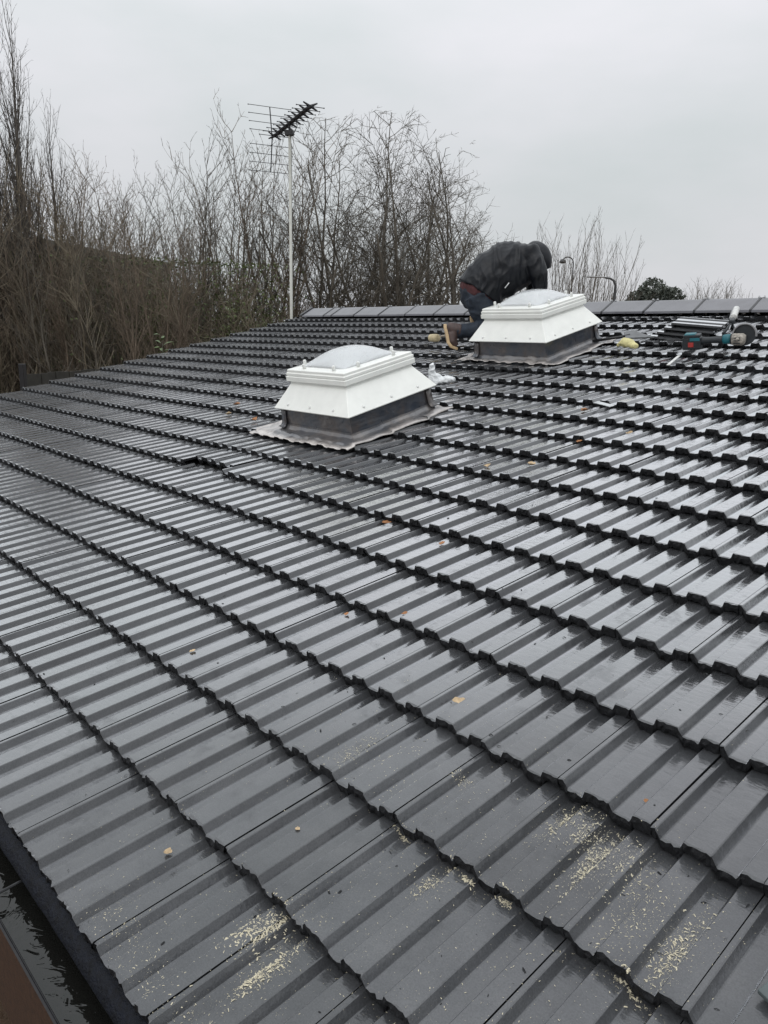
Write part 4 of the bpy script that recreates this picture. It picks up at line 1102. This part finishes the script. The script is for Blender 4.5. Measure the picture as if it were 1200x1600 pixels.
bm = bmesh.new(); lathe(bm, [(0.012, -0.002), (0.099, -0.0018), (0.099, 0.0018), (0.012, 0.002)], 40, DX); put('cutting_disc', bm_mesh('cutting_disc', bm, [M_DARKP]), gr)
bm = bmesh.new()
A = []
for k in range(25):
    t = math.radians(-10 + 200 * k / 24); c, s = math.cos(t), math.sin(t)
    A.append([bm.verts.new(DX @ Vector((r * c, r * s, z))) for r, z in ((0.094, 0.022), (0.104, 0.022), (0.108, 0.018), (0.108, -0.016), (0.101, -0.016), (0.099, 0.014), (0.094, 0.016))])
for a, b in zip(A, A[1:]):
    for k in range(7): bm.faces.new((a[k], a[(k + 1) % 7], b[(k + 1) % 7], b[k]))
bm.faces.new(A[0][::-1]); bm.faces.new(A[-1])
put('disc_guard', bm_mesh('disc_guard', bm, [M_STEEL]), gr)

# sealant gun with a white cartridge
sg = empty('sealant_gun', lay(-1.66, 4.20, 0.02, math.radians(108)) @ Matrix.Scale(1.02, 4), 'sealant gun with white cartridge lying up the slope behind the grinder', 'sealant gun')
M_WHITE = simple('dirty white cartridge', (0.62, 0.62, 0.60), 0.4, 0.2, 30)
up_ = Matrix.Rotation(math.radians(7), 4, 'Y').inverted()
bm = bmesh.new(); lathe(bm, [(0.024, 0.18), (0.026, 0.182), (0.026, 0.40), (0.022, 0.405), (0.008, 0.415)], 18, Matrix.Translation((0, 0, 0.05)) @ Matrix.Rotation(math.radians(82), 4, 'Y')); put('cartridge', bm_mesh('cartridge', bm, [M_WHITE], True), sg)
bm = bmesh.new()
tube(bm, [(-0.12, 0, 0.03), (0.2, 0, 0.075)], 0.005, 8)
tube(bm, [(0.17, 0.0, 0.05), (0.17, 0.03, 0.07), (0.40, 0.03, 0.11)], 0.004, 6)
put('plunger_rod', bm_mesh('plunger_rod', bm, [M_STEEL], True), sg)
bm = bmesh.new(); tube(bm, [(0.0, 0, 0.05), (-0.06, 0.03, 0.015), (-0.10, 0.05, 0.0)], [0.012, 0.011, 0.010], 8); tube(bm, [(0.05, 0, 0.05), (0.0, -0.03, 0.01), (-0.05, -0.055, 0.0)], 0.008, 8); box(bm, (0.07, 0, 0.06), (0.10, 0.04, 0.045), None, 0.008)
put('grip', bm_mesh('grip', bm, [M_DARKP], True), sg)

# loose tiles stacked across the slope
for i, (u, v, n, lb) in enumerate(((-2.27, 3.96, 0.022, 'loose roof tile lying sideways, lowest of the stack of four behind the grinder'), (-2.22, 3.99, 0.052, 'loose roof tile lying sideways, second from the bottom of the stack behind the grinder'),
                                   (-2.17, 4.02, 0.084, 'loose roof tile lying sideways, third from the bottom of the stack behind the grinder'), (-2.12, 4.06, 0.116, 'loose roof tile lying sideways, topmost of the stack behind the grinder'))):
    V, F, MI = tile_geo(random.Random(60 + i))
    MI = [0 if k >= len(MI) - 2 else m_ for k, m_ in enumerate(MI)]
    X = lay(u, v, n, math.radians(-87 + 2 * i)) @ Matrix.Translation((-W, 0, 0))
    o = put('loose_tile', mesh('loose_tile', V, F, [M_TILE, M_EDGE], False, MI), None, X)
    so = o.modifiers.new('thick', 'SOLIDIFY'); so.thickness = 0.014; so.offset = -1
    tag(o, lb, 'roof tile', 'loose tiles stacked on the roof')

# yellow glove
M_YEL = simple('pale yellow glove', (0.60, 0.55, 0.27), 0.7, 0.2, 18, bmp=0.002, bscale=60)
bm = bmesh.new()
loft(bm, [(Vector((-0.085, 0, 0.035)), 0.020, 0.025), (Vector((-0.06, 0.005, 0.045)), 0.036, 0.045), (Vector((-0.01, 0, 0.045)), 0.034, 0.050), (Vector((0.03, -0.01, 0.038)), 0.024, 0.034), (Vector((0.07, -0.02, 0.030)), 0.022, 0.027), (Vector((0.085, -0.024, 0.028)), 0.016, 0.02)], 16)
for k in range(4): loft(bm, [(Vector((-0.06, 0.03 - 0.02 * k, 0.05)), 0.014, 0.014), (Vector((-0.10, 0.035 - 0.022 * k, 0.04 - 0.006 * k)), 0.012, 0.012)], 10)
o = put('work_glove', remeshed('work_glove', bm, 0.006, M_YEL, 3, 0.004, 30, 2.0), None, lay(-2.235, 3.57, -0.005, math.radians(-12)) @ Matrix.Scale(1.1, 4))
tag(o, 'crumpled pale yellow work glove lying on the tiles between skylight and grinder', 'glove')
# slate offcut and lead strip behind it
M_SLATE = simple('grey slate offcut', (0.10, 0.105, 0.11), 0.4, 0.25, 20)
bm = bmesh.new()
poly = [(-0.13, 0.10), (-0.06, -0.05), (0.18, -0.02), (0.10, 0.03), (-0.06, 0.13)]
A = [bm.verts.new((x, y, 0.05 + 0.25 * max(0, y))) for x, y in poly]; B = [bm.verts.new((x, y, 0.036 + 0.25 * max(0, y))) for x, y in poly]
bm.faces.new(A); bm.faces.new(B[::-1])
for k in range(5): bm.faces.new((A[k], A[(k + 1) % 5], B[(k + 1) % 5], B[k]))
o = put('tile_offcut', bm_mesh('tile_offcut', bm, [M_SLATE]), None, lay(-2.36, 3.86, -0.015, math.radians(10)))
tag(o, 'pointed dark grey tile offcut propped behind the yellow glove', 'tile offcut')
bm = bmesh.new(); tube(bm, [(-0.30, -0.02, 0.02), (-0.05, 0.02, 0.035), (0.02, 0.04, 0.05)], [0.012, 0.012, 0.006], 6)
o = put('pry_bar', bm_mesh('pry_bar', bm, [M_BLACK], True), None, lay(-2.42, 3.84, 0.0, math.radians(20)))
tag(o, 'black pry bar lying between the farther skylight and the yellow glove', 'pry bar')
# white stick
bm = bmesh.new(); box(bm, (0, 0, 0.006), (0.30, 0.022, 0.006), None, 0.001)
o = put('white_strip', bm_mesh('white_strip', bm, [M_WHITE]), None, lay(-1.64, 3.185, 0.004, math.radians(102)))
tag(o, 'thin white plastic strip lying up the slope below the grinder', 'strip')
bm = bmesh.new(); box(bm, (0, 0, 0.004), (0.17, 0.04, 0.004), None, 0.001)
o = put('white_strip', bm_mesh('white_strip', bm, [simple('translucent film', (0.5, 0.52, 0.53), 0.2)]), None, lay(-1.52, 2.02, -0.004, math.radians(-20)))
tag(o, 'flat pale plastic offcut on a tile two courses below the white strip', 'plastic scrap')
# crumpled plastic bag beside the near skylight
M_BAG = simple('crumpled white polythene', (0.70, 0.72, 0.73), 0.25, 0.12, 40)
bm = bmesh.new()
loft(bm, [(Vector((0, 0, 0.0)), 0.055, 0.05), (Vector((0.0, 0, 0.03)), 0.045, 0.04), (Vector((-0.012, 0, 0.06)), 0.022, 0.022), (Vector((-0.012, 0, 0.10)), 0.022, 0.02), (Vector((-0.006, 0, 0.135)), 0.010, 0.012)], 18)
loft(bm, [(Vector((0.02, 0, 0.01)), 0.02, 0.05), (Vector((0.09, -0.02, 0.018)), 0.018, 0.04), (Vector((0.13, -0.03, 0.012)), 0.010, 0.02)], 14)
o = put('plastic_bag', remeshed('plastic_bag', bm, 0.005, M_BAG, 1, 0.012, 30, 5.0), None, lay(-3.27, 2.235, -0.01, math.radians(40)) @ Matrix.Scale(1.25, 4))
tag(o, 'crumpled white polythene bag standing on the tiles behind the nearer skylight', 'plastic bag')
# plastic clip plate at the lower right
M_GREYP = simple('grey green plastic', (0.075, 0.092, 0.094), 0.35, 0.15, 30)
bm = bmesh.new()
outl = [(-0.055, -0.045), (-0.035, -0.05), (0.09, -0.062), (0.10, 0.05), (-0.012, 0.062), (-0.02, 0.03)]
hole = [(0.0, 0.006), (0.04, 0.0), (0.043, 0.036), (0.004, 0.042)]
box(bm, (0.03, -0.028, 0.006), (0.15, 0.056, 0.012), None, 0.003)
box(bm, (-0.010, 0.022, 0.006), (0.016, 0.052, 0.0115), None, 0.003)
box(bm, (0.075, 0.022, 0.006), (0.05, 0.052, 0.0118), None, 0.003)
box(bm, (0.03, 0.055, 0.006), (0.15, 0.018, 0.0122), None, 0.003)
o = put('plastic_clip', bm_mesh('plastic_clip', bm, [M_GREYP]), None, lay(0.918, -1.25, 0.001, math.radians(-16)))
tag(o, 'grey green plastic tile clip with a square hole at the right edge', 'plastic clip')

# dead leaves
M_LEAF = [simple('brown dead leaf', (0.30, 0.15, 0.07), 0.7, 0.35, 60), simple('tan dead leaf', (0.48, 0.36, 0.22), 0.7, 0.3, 60), simple('orange dead leaf', (0.33, 0.15, 0.06), 0.65, 0.3, 60)]
def leaf_mesh(seed, size, mat):
    rnd = random.Random(seed); n1, n2 = 6, 4; V = []; F = []
    bend = rnd.uniform(8, 22); fold = rnd.uniform(0.3, 0.8)
    for i in range(n1 + 1):
        t = i / n1; w = 0.42 * math.sin(math.pi * min(1, t * 0.92 + 0.05)) ** 0.7 * (1 + 0.25 * rnd.uniform(-1, 1))
        for j in range(n2 + 1):
            s = -1 + 2 * j / n2
            x = (t - 0.5); y = s * w
            z = abs(s) * w * fold + bend * 0.02 * (x * x) * 2 + rnd.uniform(-0.04, 0.04) + 0.08
            V.append((x * size, y * size, z * size))
    for i in range(n1):
        for j in range(n2): q_ = i * (n2 + 1) + j; F.append((q_, q_ + n2 + 1, q_ + n2 + 2, q_ + 1))
    return mesh('dead_leaf', V, F, [mat], True)
LEAVES = [(-0.388, -1.845, 0.030, 1, 0.4, 'tan dead leaf on the second course up from the gutter'),
 (-0.196, -0.929, 0.055, 1, 0.6, 'long cream coloured dead leaf in the middle of the foreground tiles'),
 (-0.733, -0.639, 0.032, 2, 1.2, 'small orange leaf, right one of two on the same foreground course'),
 (-0.935, -0.764, 0.030, 2, 2.0, 'small orange leaf, left one of two on the same foreground course'),
 (-1.496, -0.02, 0.075, 2, 0.2, 'curled orange brown leaf caught on a tile edge below the nearer skylight'),
 (-1.569, 1.871, 0.065, 2, 0.9, 'orange leaf caught on a tile edge right of the nearer skylight'),
 (-1.279, 1.367, 0.050, 2, 1.5, 'orange leaf on a tile edge one course below another orange leaf'),
 (-1.28, 0.901, 0.065, 1, 0.1, 'flat tan leaf, right of two below the nearer skylight'),
 (-1.471, 0.755, 0.055, 1, 2.2, 'flat tan leaf, left of two below the nearer skylight'),
 (-4.59, -0.109, 0.045, 2, 0.5, 'tiny orange leaf on the far left courses'),
 (0.459, -0.961, 0.026, 2, 0.3, 'small orange brown leaf at lower right above the shavings'),
 (-1.036, -0.098, 0.045, 2, 1.9, 'orange leaf lying in the shade of a tile edge mid roof'),
 (-0.172, -1.583, 0.018, 1, 0.3, 'tiny tan leaf above the biggest heap of shavings'),
 (-1.211, -1.299, 0.030, 1, 1.4, 'thin upright straw coloured leaf on the left foreground tiles'),
 (-4.66, 1.12, 0.085, 2, 0.5, 'orange leaf caught on a tile edge left of the nearer skylight'),
 (-4.019, 0.871, 0.085, 2, 0.0, 'flat orange leaf just left of the lead apron'),
 (-4.50, 0.93, 0.07, 1, 1.0, 'pale whitish leaf on a tile left of the lead apron'),
 (-1.10, 1.62, 0.055, 1, 2.7, 'tan leaf at right on the tiles below the grinder')]
for i, (u, v, s, mi, rz, lb) in enumerate(LEAVES):
    o = put('dead_leaf', leaf_mesh(500 + i, s * 0.78, M_LEAF[mi]), None, lay(u, v, surf(u, v) + 0.002, rz) @ Matrix.Rotation(math.atan(-T / G), 4, 'X'))
    tag(o, lb, 'leaf', 'dead leaves fallen on the tiles')

# wood shavings and saw dust
M_SAW = simple('fresh wood shavings', (0.54, 0.49, 0.36), 0.75, 0.22, 150)
def chips(name, spots, seed, mat, size):
    rnd = random.Random(seed); V = []; F = []
    for (u, v, su, sv, ang, n, sz) in spots:
        for i in range(n):
            a, b = rnd.gauss(0, su), rnd.gauss(0, sv)
            uu = u + a * math.cos(ang) - b * math.sin(ang); vv = v + a * math.sin(ang) + b * math.cos(ang)
            if vv < -2.09: continue
            z = surf(uu, vv) + 0.0007
            L_ = size * sz * rnd.choice((0.3, 0.4, 0.5, 0.6, 0.8, 1.0, 1.3, 2.6)); w = L_ * rnd.uniform(0.12, 0.4); t = rnd.uniform(0, 6.28); lift = rnd.uniform(0, 0.5) * L_
            c, s = math.cos(t), math.sin(t)
            q0 = len(V)
            for x, y, h in ((-L_, -w, 0), (-L_, w, 0), (0, w, lift), (0, -w, lift), (L_, w, 0.1 * lift), (L_, -w, 0.1 * lift)):
                V.append(RP(uu + x * c - y * s, vv + x * s + y * c, z + h))
            F += [(q0, q0 + 3, q0 + 2, q0 + 1), (q0 + 3, q0 + 5, q0 + 4, q0 + 2)]
    return mesh(name, V, F, [mat])
sp_ = [(-0.01, -1.80, 0.018, 0.035, 0, 330, 1.3), (-0.035, -1.845, 0.012, 0.03, 0, 130, 1.2), (0.085, -1.86, 0.012, 0.045, 0, 170, 1.1), (0.075, -1.90, 0.01, 0.02, 0, 60, 1.2),
       (-0.085, -1.33, 0.02, 0.05, 0, 220, 0.8), (-0.26, -1.29, 0.03, 0.05, 0, 160, 0.7), (-0.13, -1.21, 0.035, 0.05, 0, 170, 0.7), (0.02, -1.17, 0.01, 0.012, 0, 40, 0.9),
       (0.325, -1.12, 0.012, 0.04, 0, 150, 0.9), (0.40, -1.13, 0.02, 0.035, 0, 150, 0.8), (0.45, -1.19, 0.014, 0.05, 0, 190, 1.0), (0.52, -1.16, 0.03, 0.05, 0, 120, 0.8),
       (0.70, -1.28, 0.012, 0.06, 0, 190, 1.0), (0.60, -1.27, 0.03, 0.06, 0, 140, 0.8), (0.19, -1.475, 0.014, 0.02, 0, 80, 0.9), (-0.30, -2.03, 0.04, 0.03, 0, 120, 0.7), (-0.05, -2.05, 0.06, 0.03, 0, 160, 0.8),
       (0.26, -1.415, 0.01, 0.004, 0, 30, 1.3), (0.20, -1.404, 0.01, 0.004, 0, 26, 1.3), (0.36, -1.404, 0.01, 0.005, 0, 30, 1.2), (0.03, -1.406, 0.012, 0.004, 0, 24, 1.2), (0.66, -1.402, 0.012, 0.004, 0, 30, 1.3),
       (0.3, -1.3, 0.5, 0.35, 0, 900, 0.5), (0.0, -1.7, 0.35, 0.25, 0, 700, 0.5), (0.5, -1.6, 0.4, 0.25, 0, 260, 0.5), (-0.6, -1.2, 0.5, 0.5, 0, 160, 0.45)]
o = put('wood_shavings', chips('wood_shavings', [(*a[:5], int(a[5] * 3.0), a[6]) for a in sp_], 8, M_SAW, 0.00145), kind='stuff')
dust = [(a_[0], a_[1], a_[2] * 1.8 + 0.01, a_[3] * 1.4, a_[4], int(a_[5] * 2.6), 0.32 if a_[5] < 500 else 0.22) for a_ in sp_]
o = put('saw_dust', chips('saw_dust', dust, 18, M_SAW, 0.0022), kind='stuff')
sp2 = [(-0.5, -1.2, 1.0, 0.7, 0, 420, 0.55), (-1.5, 0.3, 1.2, 0.9, 0, 240, 0.8), (0.3, -1.4, 0.5, 0.4, 0, 160, 0.5)]
o = put('black_debris', chips('black_debris', sp2, 9, M_EDGE, 0.0045), kind='stuff')
